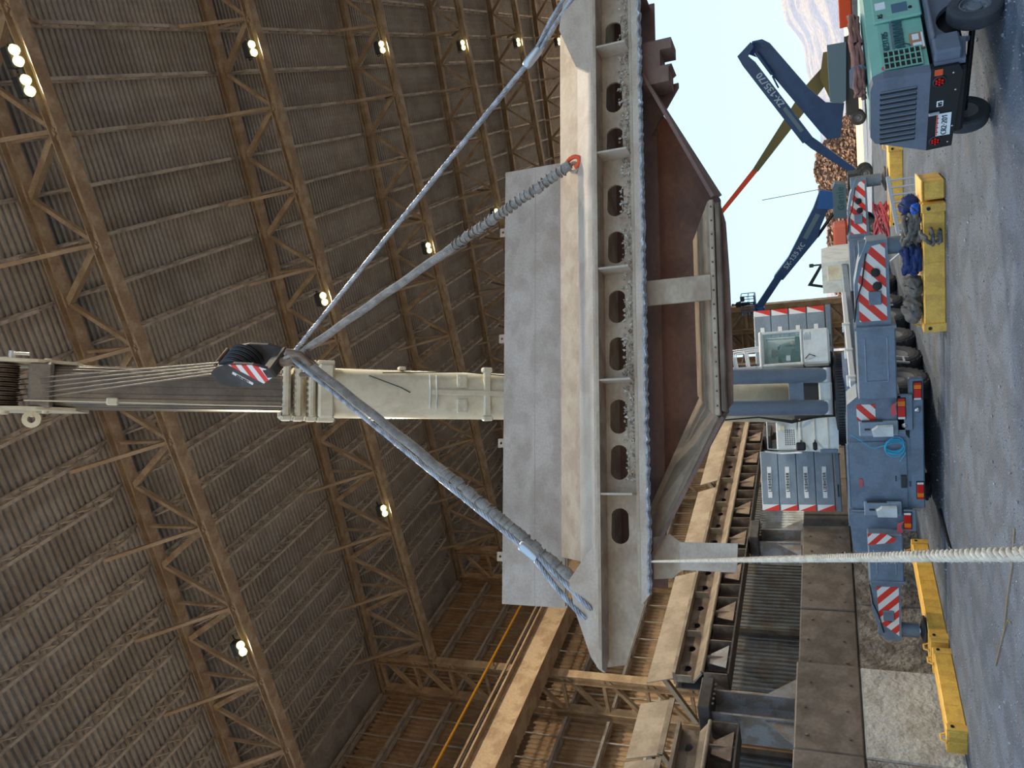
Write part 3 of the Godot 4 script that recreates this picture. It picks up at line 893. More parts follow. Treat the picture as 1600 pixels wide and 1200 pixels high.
func left_structure():
	pedestal(13.95, 31.0, -12.3, "long grey pedestal wall with brown cap plates behind the left outrigger", M.conc_old)
	pedestal(11.45, 13.8, -11.9, "pale concrete pedestal block at the end of the yellow mat", M.concrete)
	pedestal(7.6, 11.35, -11.8, "concrete pedestal block past the pale one, furthest from the crane", M.conc_old)
	hcolumn(13.15, "grey steel column standing on the pale concrete pedestal block", 4.55)
	hcolumn(19.7, "grey steel column on the pedestal wall beside the counterweight")
	hcolumn(26.2, "grey steel column on the pedestal wall behind the counterweights")
	girder(13.9, 31.0, "long dusty girder with punched web spanning the far steel columns")
	girder(7.6, 12.5, "ribbed tray girder end bolted to the near steel column", 0.35)
	# tan plates leaning behind the girder
	var ds := [[9.6, 11.9], [12.0, 13.6], [14.3, 18.6], [19.0, 23.5], [24.0, 29.0]]
	var lab := ["tan plate in the row above the girders, furthest from the crane boom", "short tan plate in the row above the near column head", "long tan plate above the punched girder, nearest the hanging plate", "tan plate above the punched girder behind the crane's counterweight", "last tan plate above the punched girder, by the boom foot"]
	for i in ds.size():
		var a: float = ds[i][0]
		var b: float = ds[i][1]
		var tp := thing("skirt_plate", lab[i], "plate", v(-13.2, 5.6, (a + b) / 2), "tan skirt plates")
		var mb := MB.new(at(Vector3.ZERO, tp.position))
		mb.prism([Vector2(0, 0), Vector2(b - a, 0), Vector2(b - a, 0.86), Vector2(0, 0.86)], v(-13.1, 5.5, a), Vector3(0, 0, -1), Vector3(-0.3, 0.954, 0), 0.03)
		part(tp, "sheet", mb, M.tan)
		mb = MB.new(at(Vector3.ZERO, tp.position))
		mb.bar(v(-13.08, 5.56, a), v(-13.08, 5.56, b), 0.06, 0.12)
		part(tp, "lower_angle", mb, M.tan)
		mb = MB.new(at(Vector3.ZERO, tp.position))
		mb.bar(v(-13.4, 6.2, a + 0.6), v(-15.0, 5.4, a + 0.6), 0.12, 0.12)
		mb.bar(v(-13.4, 6.2, b - 0.6), v(-15.0, 5.4, b - 0.6), 0.12, 0.12)
		part(tp, "back_stay", mb, M.brown)
	# sheeting seen in the dark under the girder
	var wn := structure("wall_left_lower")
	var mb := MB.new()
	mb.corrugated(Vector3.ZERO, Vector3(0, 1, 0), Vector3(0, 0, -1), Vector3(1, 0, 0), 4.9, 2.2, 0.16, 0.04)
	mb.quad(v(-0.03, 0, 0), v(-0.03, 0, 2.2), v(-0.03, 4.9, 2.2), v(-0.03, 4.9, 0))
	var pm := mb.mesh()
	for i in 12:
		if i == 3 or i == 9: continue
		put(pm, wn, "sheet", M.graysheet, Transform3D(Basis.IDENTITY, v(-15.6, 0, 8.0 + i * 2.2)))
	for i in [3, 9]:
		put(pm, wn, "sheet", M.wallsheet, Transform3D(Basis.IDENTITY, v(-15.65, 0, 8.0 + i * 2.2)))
	for i in 6:
		mb = MB.new()
		mb.bar(v(-15.45, 0, 10.2 + 4.4 * i), v(-15.45, 4.9, 10.2 + 4.4 * i), 0.14, 0.14)
		part(wn, "post", mb, M.darksteel)
	var ws := thing("painted_sunlit_sheet", "corrugated sheet coloured white as if sunlit, beside the grey counterweights", "sheet", v(-13.6, 2.83, 22.4))  # the sunlit brightness is painted into the sheet's colour
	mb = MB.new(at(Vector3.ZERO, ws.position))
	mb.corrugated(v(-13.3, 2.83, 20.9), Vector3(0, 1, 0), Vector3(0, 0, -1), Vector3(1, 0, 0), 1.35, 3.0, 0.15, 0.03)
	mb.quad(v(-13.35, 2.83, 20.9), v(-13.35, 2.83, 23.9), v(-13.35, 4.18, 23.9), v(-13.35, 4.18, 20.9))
	part(ws, "sheet", mb, M.sunlit_white)

# ---------------------------------------------------------------- the hanging load and its rigging
const EX := Vector3(0.8638, 0, -0.5039)    # along the load
const EZ := Vector3(0.5039, 0, 0.8638)     # towards the camera side
func rig_basis() -> Basis:
	return Basis(EX, Vector3.UP, EZ)
func lw(t: float, y: float, w: float) -> Vector3:   # world point from load coordinates
	return EX * t + Vector3.UP * y - EZ * w
func ll(t: float, y: float, w: float) -> Vector3:   # inside the load node
	return Vector3(t - 2.1, y - 2.8, 9.4 - w)

func stripes(parent: Node3D, poly: Array, t: Transform3D, width: float, angle: float, called := "hazard_plate", thick := 0.008):
	# red and white diagonal bands cut to the plate's outline
	var pl := PackedVector2Array(poly)
	var dir := Vector2(cos(angle), sin(angle))
	var nrm := Vector2(-dir.y, dir.x)
	var lo := 1e9
	var hi := -1e9
	for p in pl:
		lo = minf(lo, p.dot(nrm))
		hi = maxf(hi, p.dot(nrm))
	var mbs := [MB.new(t), MB.new(t)]
	var i := 0
	var s := lo - width * 0.4
	while s < hi:
		var c := nrm * (s + width / 2)
		var band := PackedVector2Array([c - dir * 9 - nrm * width / 2, c + dir * 9 - nrm * width / 2, c + dir * 9 + nrm * width / 2, c - dir * 9 + nrm * width / 2])
		for piece in Geometry2D.intersect_polygons(pl, band):
			mbs[i % 2].prism(Array(piece), Vector3.ZERO, Vector3.RIGHT, Vector3.UP, thick)
		s += width
		i += 1
	var a := part(parent, called, mbs[0], M.red, "red and white striped hazard plate")
	part(a, "white_bands", mbs[1], M.rwhite)

func hanging_piece():
	var th := thing("hopper_girder", "huge weathered steel hopper with slotted girder hanging from four slings", "steel load", lw(2.1, 2.8, 9.4), "", rig_basis())
	var rt := Vector3.RIGHT
	var up := Vector3.UP
	# slotted web, one plate per stiffener bay
	var cells := [[6.4, 5.5, [5.75]], [5.5, 4.13, [4.94, 4.34]], [4.13, 2.69, [3.6, 3.01]], [2.69, 1.37, [2.28, 1.71]], [1.37, 0.08, [0.97, 0.44]], [0.08, -1.0, [-0.28]]]
	for c in cells:
		var mb := MB.new()
		var hs := []
		for h in c[2]: hs.append(Vector2(h - c[1], 0.215))
		hs.sort_custom(func(a, b): return a.x < b.x)
		hole_plate(mb, ll(c[1], 3.85, 8.66), rt, up, c[0] - c[1], 0.38, hs, 0.1, 0.105, 0.03, 0.1)
		part(th, "slotted_web", mb, M.hop_tan)
	for t in [5.5, 4.13, 2.69, 1.37, 0.08]:
		var mb := MB.new()
		mb.cbox(ll(t, 4.04, 8.5), Vector3(0.025, 0.38, 0.26), 0.006)
		part(th, "web_stiffener", mb, M.hop)
	var mb := MB.new()
	mb.prism([Vector2(-1.0, 3.85), Vector2(-1.0, 4.23), Vector2(-1.83, 4.23), Vector2(-1.79, 4.02), Vector2(-1.13, 3.8)], ll(0, 0, 8.66), rt, up, 0.03)
	part(th, "web_end", mb, M.hop_tan)
	mb = MB.new()
	mb.box(ll(2.75, 3.97, 9.25), Vector3(7.5, 0.6, 0.03))  # added behind the slots to block the sky so they look dark
	part(th, "added_backing", mb, M.hop_red)
	mb = MB.new()
	mb.box(ll(6.42, 3.97, 8.98), Vector3(0.03, 0.5, 0.56))
	part(th, "end_plate", mb, M.hop_red)
	# top flange: two plates welded one on the other
	mb = MB.new()
	mb.prism([Vector2(-1.86, 8.5), Vector2(-1.8, 8.36), Vector2(6.55, 8.36), Vector2(6.55, 9.3), Vector2(-1.2, 9.3)], ll(0, 4.215, 0) + Vector3(0, 0, 0), rt, Vector3(0, 0, -1), 0.035)
	part(th, "top_flange", mb, M.hop_tan)
	mb = MB.new()
	mb.prism([Vector2(-1.84, 8.5), Vector2(-1.78, 8.38), Vector2(6.55, 8.38), Vector2(6.55, 9.3), Vector2(-1.2, 9.3)], ll(0, 4.255, 0), rt, Vector3(0, 0, -1), 0.03)
	part(th, "flange_cover_plate", mb, M.hop)
	mb = MB.new()
	mb.cbox(ll(2.7, 3.83, 8.62), Vector3(7.5, 0.05, 0.16), 0.01)
	part(th, "bottom_flange", mb, M.hop_tan)
	mb = MB.new()
	mb.prism([Vector2(-1.12, 3.80), Vector2(-1.0, 3.705), Vector2(6.5, 3.705), Vector2(6.5, 3.80)], ll(0, 0, 8.52), rt, up, 0.03)
	part(th, "bottom_edge_plate", mb, M.hop)
	# burnt, crumpled bottom edge
	mb = MB.new()
	var last := []
	for i in 190:
		var t := -1.0 + i * 0.04
		var y := 3.70 + rng.randf_range(-0.012, 0.012)
		var ring := [ll(t, y + 0.025, 8.485 + rng.randf_range(-0.015, 0.01)), ll(t, y, 8.475 + rng.randf_range(-0.02, 0.01)), ll(t, y - 0.02, 8.5), ll(t, y + 0.01, 8.6)]
		if last.size():
			for k in 3: mb.quad(last[k], last[k + 1], ring[k + 1], ring[k])
		last = ring
	part(th, "torn_lip", mb, M.hop_edge, "bright torn metal lip along the bottom edge")
	# flaking scale on the lower web
	mb = MB.new()
	for i in 900:
		var t := rng.randf_range(0.2, 6.3)
		var y := 3.87 + pow(rng.randf(), 2.0) * 0.13
		var c := ll(t, y, 8.625)
		var s := rng.randf_range(0.008, 0.03)
		var a := rng.randf() * TAU
		var ax := Vector3(cos(a), sin(a), 0) * s
		var ay := Vector3(-sin(a), cos(a), 0) * s * 0.6
		var lift := Vector3(0, 0, rng.randf_range(0.003, 0.03))
		mb.tri(c - ax, c + ax * 0.4 - ay + lift, c + ax + ay)
		mb.tri(c - ax, c + ax + ay, c - ax * 0.2 + ay + lift)
	var sc := part(th, "flaking_scale", mb, M.scale)
	sc.set_meta("kind", "stuff")
	# shoulder plates stepping back above the flange
	mb = MB.new()
	mb.prism([Vector2(8.40, 4.285), Vector2(8.43, 4.285), Vector2(8.80, 4.57), Vector2(8.77, 4.585)], ll(-0.75, 0, 0) , Vector3(0, 0, -1), up, 7.25)
	part(th, "lower_shoulder", mb, M.hop)
	mb = MB.new()
	mb.prism([Vector2(8.77, 4.57), Vector2(8.80, 4.555), Vector2(9.33, 4.995), Vector2(9.3, 5.01)], ll(-0.7, 0, 0), Vector3(0, 0, -1), up, 7.1)
	part(th, "upper_shoulder", mb, M.hop_tan)
	mb = MB.new()
	mb.bar(ll(-1.3, 4.99, 9.36), ll(6.4, 4.99, 9.36), 0.06, 0.03)
	part(th, "shoulder_rail", mb, M.hop_tan)
	# tall back panel: two sheets with a level weld
	for q in [[5.02, 5.47], [5.47, 5.93]]:
		mb = MB.new()
		mb.cbox(ll(1.65, (q[0] + q[1]) / 2, 9.56), Vector3(6.0, q[1] - q[0] - 0.001, 0.03), 0.0015)
		part(th, "back_panel", mb, M.hop_panel)
	for t in [3.76, 2.22, 0.77, -0.74]:
		mb = MB.new()
		hole_plate(mb, ll(t - 0.06, 5.92, 9.57), rt, up, 0.12, 0.09, [Vector2(0.06, 0.045)], 0.018, 0.018, 0.02)
		part(th, "lifting_lug", mb, M.hop_tan)
	# end gussets that carry the slings
	mb = MB.new()
	mb.prism([Vector2(-0.45, 4.28), Vector2(-0.58, 4.4), Vector2(-0.89, 4.62), Vector2(-1.19, 4.56), Vector2(-1.7, 4.37), Vector2(-1.82, 4.28)], ll(0, 0, 8.5), rt, up, 0.05)
	part(th, "end_gusset", mb, M.hop)
	mb = MB.new()
	mb.prism([Vector2(5.2, 4.28), Vector2(5.35, 4.5), Vector2(5.9, 4.72), Vector2(6.3, 4.66), Vector2(6.7, 4.28)], ll(0, 0, 8.5), rt, up, 0.05)
	part(th, "end_gusset", mb, M.hop)
	for q in [[6.35, 4.52], [4.21, 4.66]]:
		mb = MB.new()
		mb.lathe([Vector2(0.05, 0.0), Vector2(0.075, 0.0), Vector2(0.075, 0.05), Vector2(0.045, 0.05), Vector2(0.045, 0.0)], ll(q[0], q[1], 8.45 if q[0] > 5 else 8.86), Vector3(0, 0, 1), 16)
		part(th, "sling_eye", mb, M.hop)
	# hopper shell below the girder
	mb = MB.new()
	mb.prism([Vector2(-1.0, 4.2), Vector2(1.12, 2.97), Vector2(3.85, 2.97), Vector2(6.1, 4.2)], ll(0, 0, 9.73), rt, up, 0.03)
	part(th, "hopper_back", mb, M.hop_red)
	var slab := func(a: Vector3, b: Vector3, c: Vector3, d: Vector3) -> MB:
		var m := MB.new()
		var n := (b - a).cross(d - a).normalized() * 0.02
		m.quad(a + n, b + n, c + n, d + n)
		m.quad(d - n, c - n, b - n, a - n)
		for e in [[a, b], [b, c], [c, d], [d, a]]: m.quad(e[0] - n, e[1] - n, e[1] + n, e[0] + n)
		return m
	part(th, "hopper_end", slab.call(ll(5.2, 3.72, 8.66), ll(3.5, 2.93, 8.7), ll(3.9, 2.97, 9.72), ll(5.9, 4.0, 9.72)), M.hop_red)
	part(th, "hopper_end", slab.call(ll(0.93, 2.9, 8.7), ll(-0.62, 3.72, 8.66), ll(-0.7, 4.0, 9.72), ll(1.12, 2.97, 9.72)), M.hop_red)
	part(th, "rim_skirt", slab.call(ll(0.95, 2.98, 8.78), ll(3.48, 2.98, 8.78), ll(3.3, 3.3, 9.6), ll(1.3, 3.3, 9.6)), M.hop_tan)
	part(th, "rim_skirt", slab.call(ll(-0.55, 3.7, 8.74), ll(0.93, 2.95, 8.78), ll(1.28, 3.27, 9.55), ll(-0.2, 3.85, 9.0)), M.hop_tan)
	mb = MB.new()
	mb.cbox(ll(2.41, 3.35, 8.66), Vector3(0.3, 0.76, 0.03), 0.006)
	mb.box(ll(2.41, 3.35, 8.8), Vector3(0.03, 0.7, 0.25))
	part(th, "hopper_strut", mb, M.hop_tan)
	mb = MB.new()
	mb.cbox(ll(2.2, 2.945, 8.72), Vector3(2.5, 0.055, 0.14), 0.01)
	part(th, "rim_flange", mb, M.hop_tan)
	mb = MB.new()
	for i in 15: mb.lathe([Vector2(0.011, 0), Vector2(0.011, 0.006), Vector2(0, 0.006)], ll(1.05 + i * 0.165, 2.945, 8.648), Vector3(0, 0, 1), 6)
	part(th, "rim_bolts", mb, M.darksteel)
	mb = MB.new()
	mb.cbox(ll(2.2, 2.875, 8.74), Vector3(2.42, 0.06, 0.16), 0.012)
	part(th, "wear_strip", mb, M.dusty)
	mb = MB.new()
	mb.prism([Vector2(1.02, 2.85), Vector2(1.1, 2.79), Vector2(1.8, 2.775), Vector2(2.6, 2.78), Vector2(3.2, 2.8), Vector2(3.46, 2.86)], ll(0, 0, 8.8), rt, up, 0.03)
	part(th, "wear_strip", mb, M.hop_red)
	# stub of a cut-off beam
	mb = MB.new()
	mb.prism([Vector2(5.62, 3.72), Vector2(5.05, 3.72), Vector2(5.05, 3.4), Vector2(5.24, 3.4), Vector2(5.27, 3.36), Vector2(5.27, 3.5), Vector2(5.48, 3.5), Vector2(5.48, 3.36), Vector2(5.62, 3.36)], ll(0, 0, 9.0), rt, up, 0.3)
	part(th, "beam_stub", mb, M.hop_red)
	mb = MB.new()
	mb.prism([Vector2(4.6, 3.72), Vector2(5.22, 3.72), Vector2(5.24, 3.36), Vector2(5.18, 3.36)], ll(0, 0, 9.15), rt, up, 0.03)
	part(th, "stub_gusset", mb, M.hop_red)
	# plate hanging from the left end
	mb = MB.new()
	mb.prism([Vector2(-0.40, 3.71), Vector2(-0.86, 3.71), Vector2(-0.84, 3.5), Vector2(-0.78, 3.44), Vector2(-0.74, 3.36), Vector2(-0.46, 3.36), Vector2(-0.42, 3.44), Vector2(-0.36, 3.52)], ll(0, 0, 8.75), rt, up, 0.03)
	part(th, "hanger_bracket", mb, M.hop_tan)
	mb = MB.new()
	mb.prism([Vector2(-0.44, 3.40), Vector2(-0.74, 3.40), Vector2(-0.745, 2.80), Vector2(-0.44, 2.78)], ll(0, 0, 8.66), rt, up, 0.02)
	part(th, "hanging_plate", mb, M.hop)

func catenary(a: Vector3, b: Vector3, sag: float, n: int) -> Array:
	var out := []
	for i in n + 1:
		var f := float(i) / n
		out.append(a.lerp(b, f) - Vector3.UP * sag * 4.0 * f * (1.0 - f))
	return out

func rigging():
	var o := lw(2.1, 2.8, 9.4)
	var bs := rig_basis()
	# bare wire slings on the near side
	for q in [[Vector3(5.62, 5.23, 8.6), Vector3(6.35, 4.55, 8.44), 0.05, "bare wire rope sling to the square end of the load"], [Vector3(-0.53, 5.27, 8.62), Vector3(-1.22, 4.42, 8.44), 0.06, "bare wire rope sling to the pointed end of the load"]]:
		var th := thing("wire_sling", q[3], "sling", o, "bare wire slings", bs)
		var top := ll(2.17 + (0.08 if q[0].x > 2 else -0.05), 9.42, 9.40)
		var sk := ll(q[0].x, q[0].y, q[0].z)
		var en := ll(q[1].x, q[1].y, q[1].z)
		var mb := MB.new()
		mb.rope([top, sk], 0.036, 6, 0.42, 5, 9)
		part(th, "single_leg", mb, M.wire)
		var dir := (sk - top).normalized()
		mb = MB.new()
		mb.tube([sk - dir * 0.02, sk, sk + dir * 0.04, sk + dir * 0.24, sk + dir * 0.27], [0.045, 0.06, 0.066, 0.062, 0.05], 14)
		part(th, "ferrule", mb, M.socket, "pressed aluminium ferrule")
		for s in [-1, 1]:
			var side: Vector3 = dir.cross(Vector3(0, 0, 1)).normalized() * s
			mb = MB.new()
			mb.rope([sk + dir * 0.24 + side * 0.03, sk.lerp(en, 0.6) + side * q[2] * 0.9, en + side * q[2] * 1.1, en + side * q[2] * 0.6 + dir * 0.1 - Vector3(0, 0, 0.12)], 0.034, 6, 0.36, 5, 9)
			part(th, "eye_leg", mb, M.wire)
	# sleeved slings
	for q in [[Vector3(4.21, 4.68, 8.74), "grey sleeved sling ending in an orange shackle on the load's top shoulder"], [Vector3(-0.93, 4.78, 9.05), "grey sleeved sling running beside the wire sling to the pointed end"]]:
		var th := thing("sleeved_sling", q[1], "sling", o, "grey sleeved slings", bs)
		var top := ll(2.17 + (0.06 if q[0].x > 2 else 0.0), 9.35, 9.46)
		var en := ll(q[0].x, q[0].y, q[0].z)
		var bow := Vector3(0.13, 0.14, 0.0) if q[0].x < 2 else Vector3.ZERO
		var pts := []
		var rs := []
		for i in 61:
			var f := i / 60.0
			pts.append(top.lerp(en, f) + Vector3(sin(f * 40.0) * 0.006, 0, 0) + bow * 4.0 * f * (1.0 - f))
			var r := 0.066 if q[0].x < 2 else 0.06
			if f > 0.55: r += 0.012 * sin(i * 2.7) + 0.01 * sin(i * 4.1)
			if f < 0.03: r = 0.05
			rs.append(r)
		var mb := MB.new()
		mb.tube(pts, rs, 12)
		part(th, "sleeve", mb, M.wrap)
		# wrinkled bands where the sleeve is bunched
		mb = MB.new()
		var dir := (en - top).normalized()
		var sx := dir.cross(Vector3(0, 0, 1)).normalized()
		var sy := dir.cross(sx)
		for i in 26:
			var fc := 0.62 + i * 0.0143
			var c := top.lerp(en, fc) + bow * 4.0 * fc * (1.0 - fc)
			var ring := []
			var tilt := rng.randf_range(-0.5, 0.5)
			for k in 13:
				var a := TAU * k / 12.0
				ring.append(c + (sx * cos(a) + sy * sin(a)) * (0.068 + 0.008 * sin(a * 3 + i)) + dir * (0.05 * tilt * cos(a + i) + 0.01 * sin(a * 2)))
			mb.tube(ring, 0.01, 5, false)
		part(th, "wrinkles", mb, M.wrap)
		mb = MB.new()
		mb.tube([top + Vector3(0, 0.25, 0.05), top + Vector3(0.03, 0.1, 0.09), top, top + dir * 0.7], [0.03, 0.035, 0.05, 0.05], 8)
		part(th, "upper_eye", mb, M.wrap)
		mb = MB.new()
		var hk := []
		for k in 11:
			var a := PI * 1.25 * k / 10.0
			hk.append(en + dir * 0.04 + sx * cos(a) * 0.07 + dir * sin(a) * 0.1)
		mb.tube(hk, 0.028, 8)
		part(th, "shackle", mb, M.orange, "orange painted shackle")
	# white hand line from the load towards the camera
	var tl := thing("tag_line", "fuzzy white rope hanging from the load across the foreground", "rope", lw(-0.65, 3.68, 8.5))
	var a := Vector3.ZERO
	var b := v(-0.734, 1.435, 1.119) - tl.position
	var mb := MB.new()
	var path := catenary(a, b, 0.02, 6)
	path.append(b + (b - a).normalized() * 0.5)
	mb.rope(path, 0.0125, 3, 0.06, 5, 6)
	part(tl, "strands", mb, M.tagline)
	mb = MB.new()
	for i in 2600:
		var f := pow(rng.randf(), 0.6)
		var p := a.lerp(b, f) - Vector3.UP * 0.08 * f * (1.0 - f)
		var d := Vector3(rng.randf() - 0.5, rng.randf() - 0.5, rng.randf() - 0.5).normalized()
		mb.bar(p + d * 0.008, p + d * rng.randf_range(0.0125, 0.0165) + Vector3(0, 0, rng.randf_range(-0.006, 0.006)), 0.0006, 0.0006)
	var fz := part(tl, "loose_fibres", mb, M.tagline)
	fz.set_meta("kind", "stuff")
	hook_block()

func hook_block():
	var yaw := Basis(Vector3.UP, deg_to_rad(-50))
	var c := lw(2.12, 10.3, 9.47)
	var th := thing("hook_block", "dark crane hook block with red and white striped cheek plates", "hook block", c - Vector3.UP * 0.95, "", rig_basis() * yaw)
	var up := Vector3(0, 0.95, 0)
	var cheek := [Vector2(-0.12, 0.62), Vector2(0.10, 0.62), Vector2(0.21, 0.42), Vector2(0.25, 0.05), Vector2(0.2, -0.3), Vector2(0.07, -0.58), Vector2(-0.07, -0.58), Vector2(-0.2, -0.3), Vector2(-0.25, 0.05), Vector2(-0.22, 0.42)]
	for s in [-1, 1]:
		var mb := MB.new()
		mb.prism(cheek, up + Vector3(0, 0, 0.24 * s - 0.02), Vector3.RIGHT, Vector3.UP, 0.04)
		var ck := part(th, "cheek_plate", mb, M.darksteel)
		var low := [Vector2(0.235, 0.16), Vector2(0.19, -0.3), Vector2(0.065, -0.56), Vector2(-0.06, -0.56), Vector2(-0.19, -0.28)]
		stripes(ck, low, Transform3D(Basis.IDENTITY if s > 0 else Basis(Vector3.UP, PI), up + Vector3(0, 0, (0.26 + 0.001) * s)), 0.1, deg_to_rad(5))
		if s > 0:
			mb = MB.new(Transform3D(Basis(Vector3.BACK, deg_to_rad(44)), up + Vector3(0.0, 0.0, 0.262)))
			mb.box(Vector3(0.0, 0.085, 0.0), Vector3(0.36, 0.06, 0.006))
			var pl := part(ck, "name_plate", mb, M.rwhite)
			text(pl, "LIEBHERR", 0.034, M.textdark, Transform3D(Basis(Vector3.BACK, deg_to_rad(44)), up + Basis(Vector3.BACK, deg_to_rad(44)) * Vector3(0.0, 0.085, 0.008) + Vector3(0, 0, 0.262)))
	for i in 5:
		var z := -0.17 + i * 0.085
		var mb := MB.new()
		mb.lathe([Vector2(0.05, -0.03), Vector2(0.28, -0.03), Vector2(0.29, -0.018), Vector2(0.255, 0.0), Vector2(0.29, 0.018), Vector2(0.28, 0.03), Vector2(0.05, 0.03)], up + Vector3(0, 0.22, z), Vector3.BACK, 24)
		part(th, "sheave", mb, M.dgray)
	var mb := MB.new()
	mb.cyl(up + Vector3(0, 0.22, -0.27), up + Vector3(0, 0.22, 0.262), 0.07, 14)
	part(th, "sheave_pin", mb, M.darksteel)
	for s in [-1, 1]:
		mb = MB.new()
		mb.tube([up + Vector3(0.2 * s, 0.5, -0.2), up + Vector3(0.2 * s, 0.5, 0.2)], 0.03, 8)
		part(th, "rope_guard", mb, M.dusty)
	mb = MB.new()
	mb.cbox(up + Vector3(0, -0.5, 0), Vector3(0.2, 0.2, 0.56), 0.03)
	part(th, "crosshead", mb, M.darksteel)
	mb = MB.new()
	mb.cyl(up + Vector3(0, -0.6, 0), up + Vector3(0, -0.85, 0), 0.075, 14)
	part(th, "shank", mb, M.dusty)
	# double hook
	mb = MB.new()
	for s in [-1, 1]:
		var pts := []
		var rs := []
		for k in 15:
			var a := deg_to_rad(100 + 190.0 * k / 14.0)
			pts.append(up + Vector3((0.14 + cos(a) * 0.14) * s, -1.0 + sin(a) * 0.16, 0))
			rs.append(0.075 - 0.045 * absf(k - 6) / 8.0)
		mb.tube(pts, rs, 10)
	part(th, "ramshorn_hook", mb, M.dusty)
	mb = MB.new()
	mb.tube([up + Vector3(-0.24, -0.86, 0.05), up + Vector3(-0.2, -1.12, 0.1), up + Vector3(0, -1.22, 0.12), up + Vector3(0.2, -1.12, 0.1), up + Vector3(0.24, -0.86, 0.05)], 0.045, 10)
	part(th, "master_link", mb, M.dusty)
	# hoist rope falls up to the boom head
	var hr := thing("hoist_rope", "five parallel rope falls between the hook block and boom head", "rope", c, "")
	for i in 5:
		var z := -0.17 + i * 0.085
		var a := (rig_basis() * yaw) * Vector3(-0.22 + 0.11 * i, 0.42, z)
		var b := v(-2.99, 16.0, 9.24) - c + Vector3(0.8887, 0, -0.4586) * (-0.28 + 0.1 * i) + Vector3(0, -0.1, 0)
		mb = MB.new()
		mb.cyl(a, b, 0.014, 6)
		part(hr, "rope_fall", mb, M.wirehoist)

# ---------------------------------------------------------------- the mobile crane
const CR := Vector3(-7.95, 0, -20.0)          # its base
const SB := Vector3(0.4586, 0, 0.8887)        # boom heading (towards the camera)
const SS := Vector3(0.8887, 0, -0.4586)       # superstructure's right as seen from the camera
const SQ := Vector3(-8.81, 0, -20.5)          # boom pivot on plan

func sup() -> Transform3D:   # superstructure frame: x right, y up, z towards the camera; inside the crane node
	return Transform3D(Basis(SS, Vector3.UP, SB), SQ - CR)

func tail_lamp(parent: Node3D, x0: float, x1: float, y0: float, y1: float, d: float):
	# a bar of lenses lying across: white, red, amber
	var mb := MB.new(at(Vector3.ZERO, CR))
	mb.cbox(v((x0 + x1) / 2, (y0 + y1) / 2, d + 0.03), Vector3(absf(x1 - x0) + 0.02, y1 - y0 + 0.02, 0.06), 0.008)
	var h := part(parent, "tail_lamp", mb, M.dgray)
	var f := [[0.0, 0.12, M.rwhite], [0.12, 0.62, M.taillamp], [0.62, 0.88, M.amber], [0.88, 1.0, M.taillamp]]
	for q in f:
		mb = MB.new(at(Vector3.ZERO, CR))
		mb.cbox(v(lerpf(x0, x1, (q[0] + q[1]) / 2), (y0 + y1) / 2, d - 0.005), Vector3(absf(x1 - x0) * (q[1] - q[0]) - 0.004, y1 - y0 - 0.01, 0.03), 0.006)
		part(h, "lens", mb, q[2])

func wheel(parent: Node3D, c: Vector3, r: float, w: float, out: Vector3, xf: Transform3D, lugs := true):
	var mb := MB.new(xf)
	var p := [Vector2(r * 0.56, w * 0.36), Vector2(r * 0.6, w * 0.48), Vector2(r * 0.75, w * 0.5), Vector2(r * 0.9, w * 0.46), Vector2(r * 0.985, w * 0.36), Vector2(r, w * 0.25), Vector2(r, -w * 0.25), Vector2(r * 0.985, -w * 0.36), Vector2(r * 0.9, -w * 0.46), Vector2(r * 0.6, -w * 0.48), Vector2(r * 0.56, -w * 0.36)]
	mb.lathe(p, c, out, 28)
	# tread blocks
	for k in (26 if lugs else 0):
		var a := TAU * k / 26.0
		var x := (Vector3.UP.cross(out)).normalized()
		var y := out.cross(x)
		var rad := x * cos(a) + y * sin(a)
		for s in [-1, 1]:
			mb.box(c + rad * (r * 0.995) + out * w * 0.27 * s, Vector3(w * 0.3, r * 0.04, r * 0.12), Basis(out, rad, out.cross(rad)))
	var ty := part(parent, "wheel", mb, M.tyre)
	mb = MB.new(xf)
	mb.lathe([Vector2(r * 0.58, w * 0.40), Vector2(r * 0.52, w * 0.42), Vector2(r * 0.48, w * 0.2), Vector2(r * 0.3, w * 0.12), Vector2(r * 0.28, w * 0.26), Vector2(r * 0.2, w * 0.3), Vector2(0, w * 0.3)], c, out, 24)
	mb.lathe([Vector2(0, -w * 0.2), Vector2(r * 0.56, -w * 0.36)], c, out, 18)
	part(ty, "rim", mb, M.rim)
	mb = MB.new(xf)
	for k in 10:
		var a := TAU * k / 10.0
		var x := (Vector3.UP.cross(out)).normalized()
		var y := out.cross(x)
		mb.lathe([Vector2(r * 0.035, 0), Vector2(r * 0.035, w * 0.07), Vector2(0, w * 0.07)], c + (x * cos(a) + y * sin(a)) * r * 0.39 + out * w * 0.14, out, 6)
	part(ty, "wheel_nuts", mb, M.chrome)

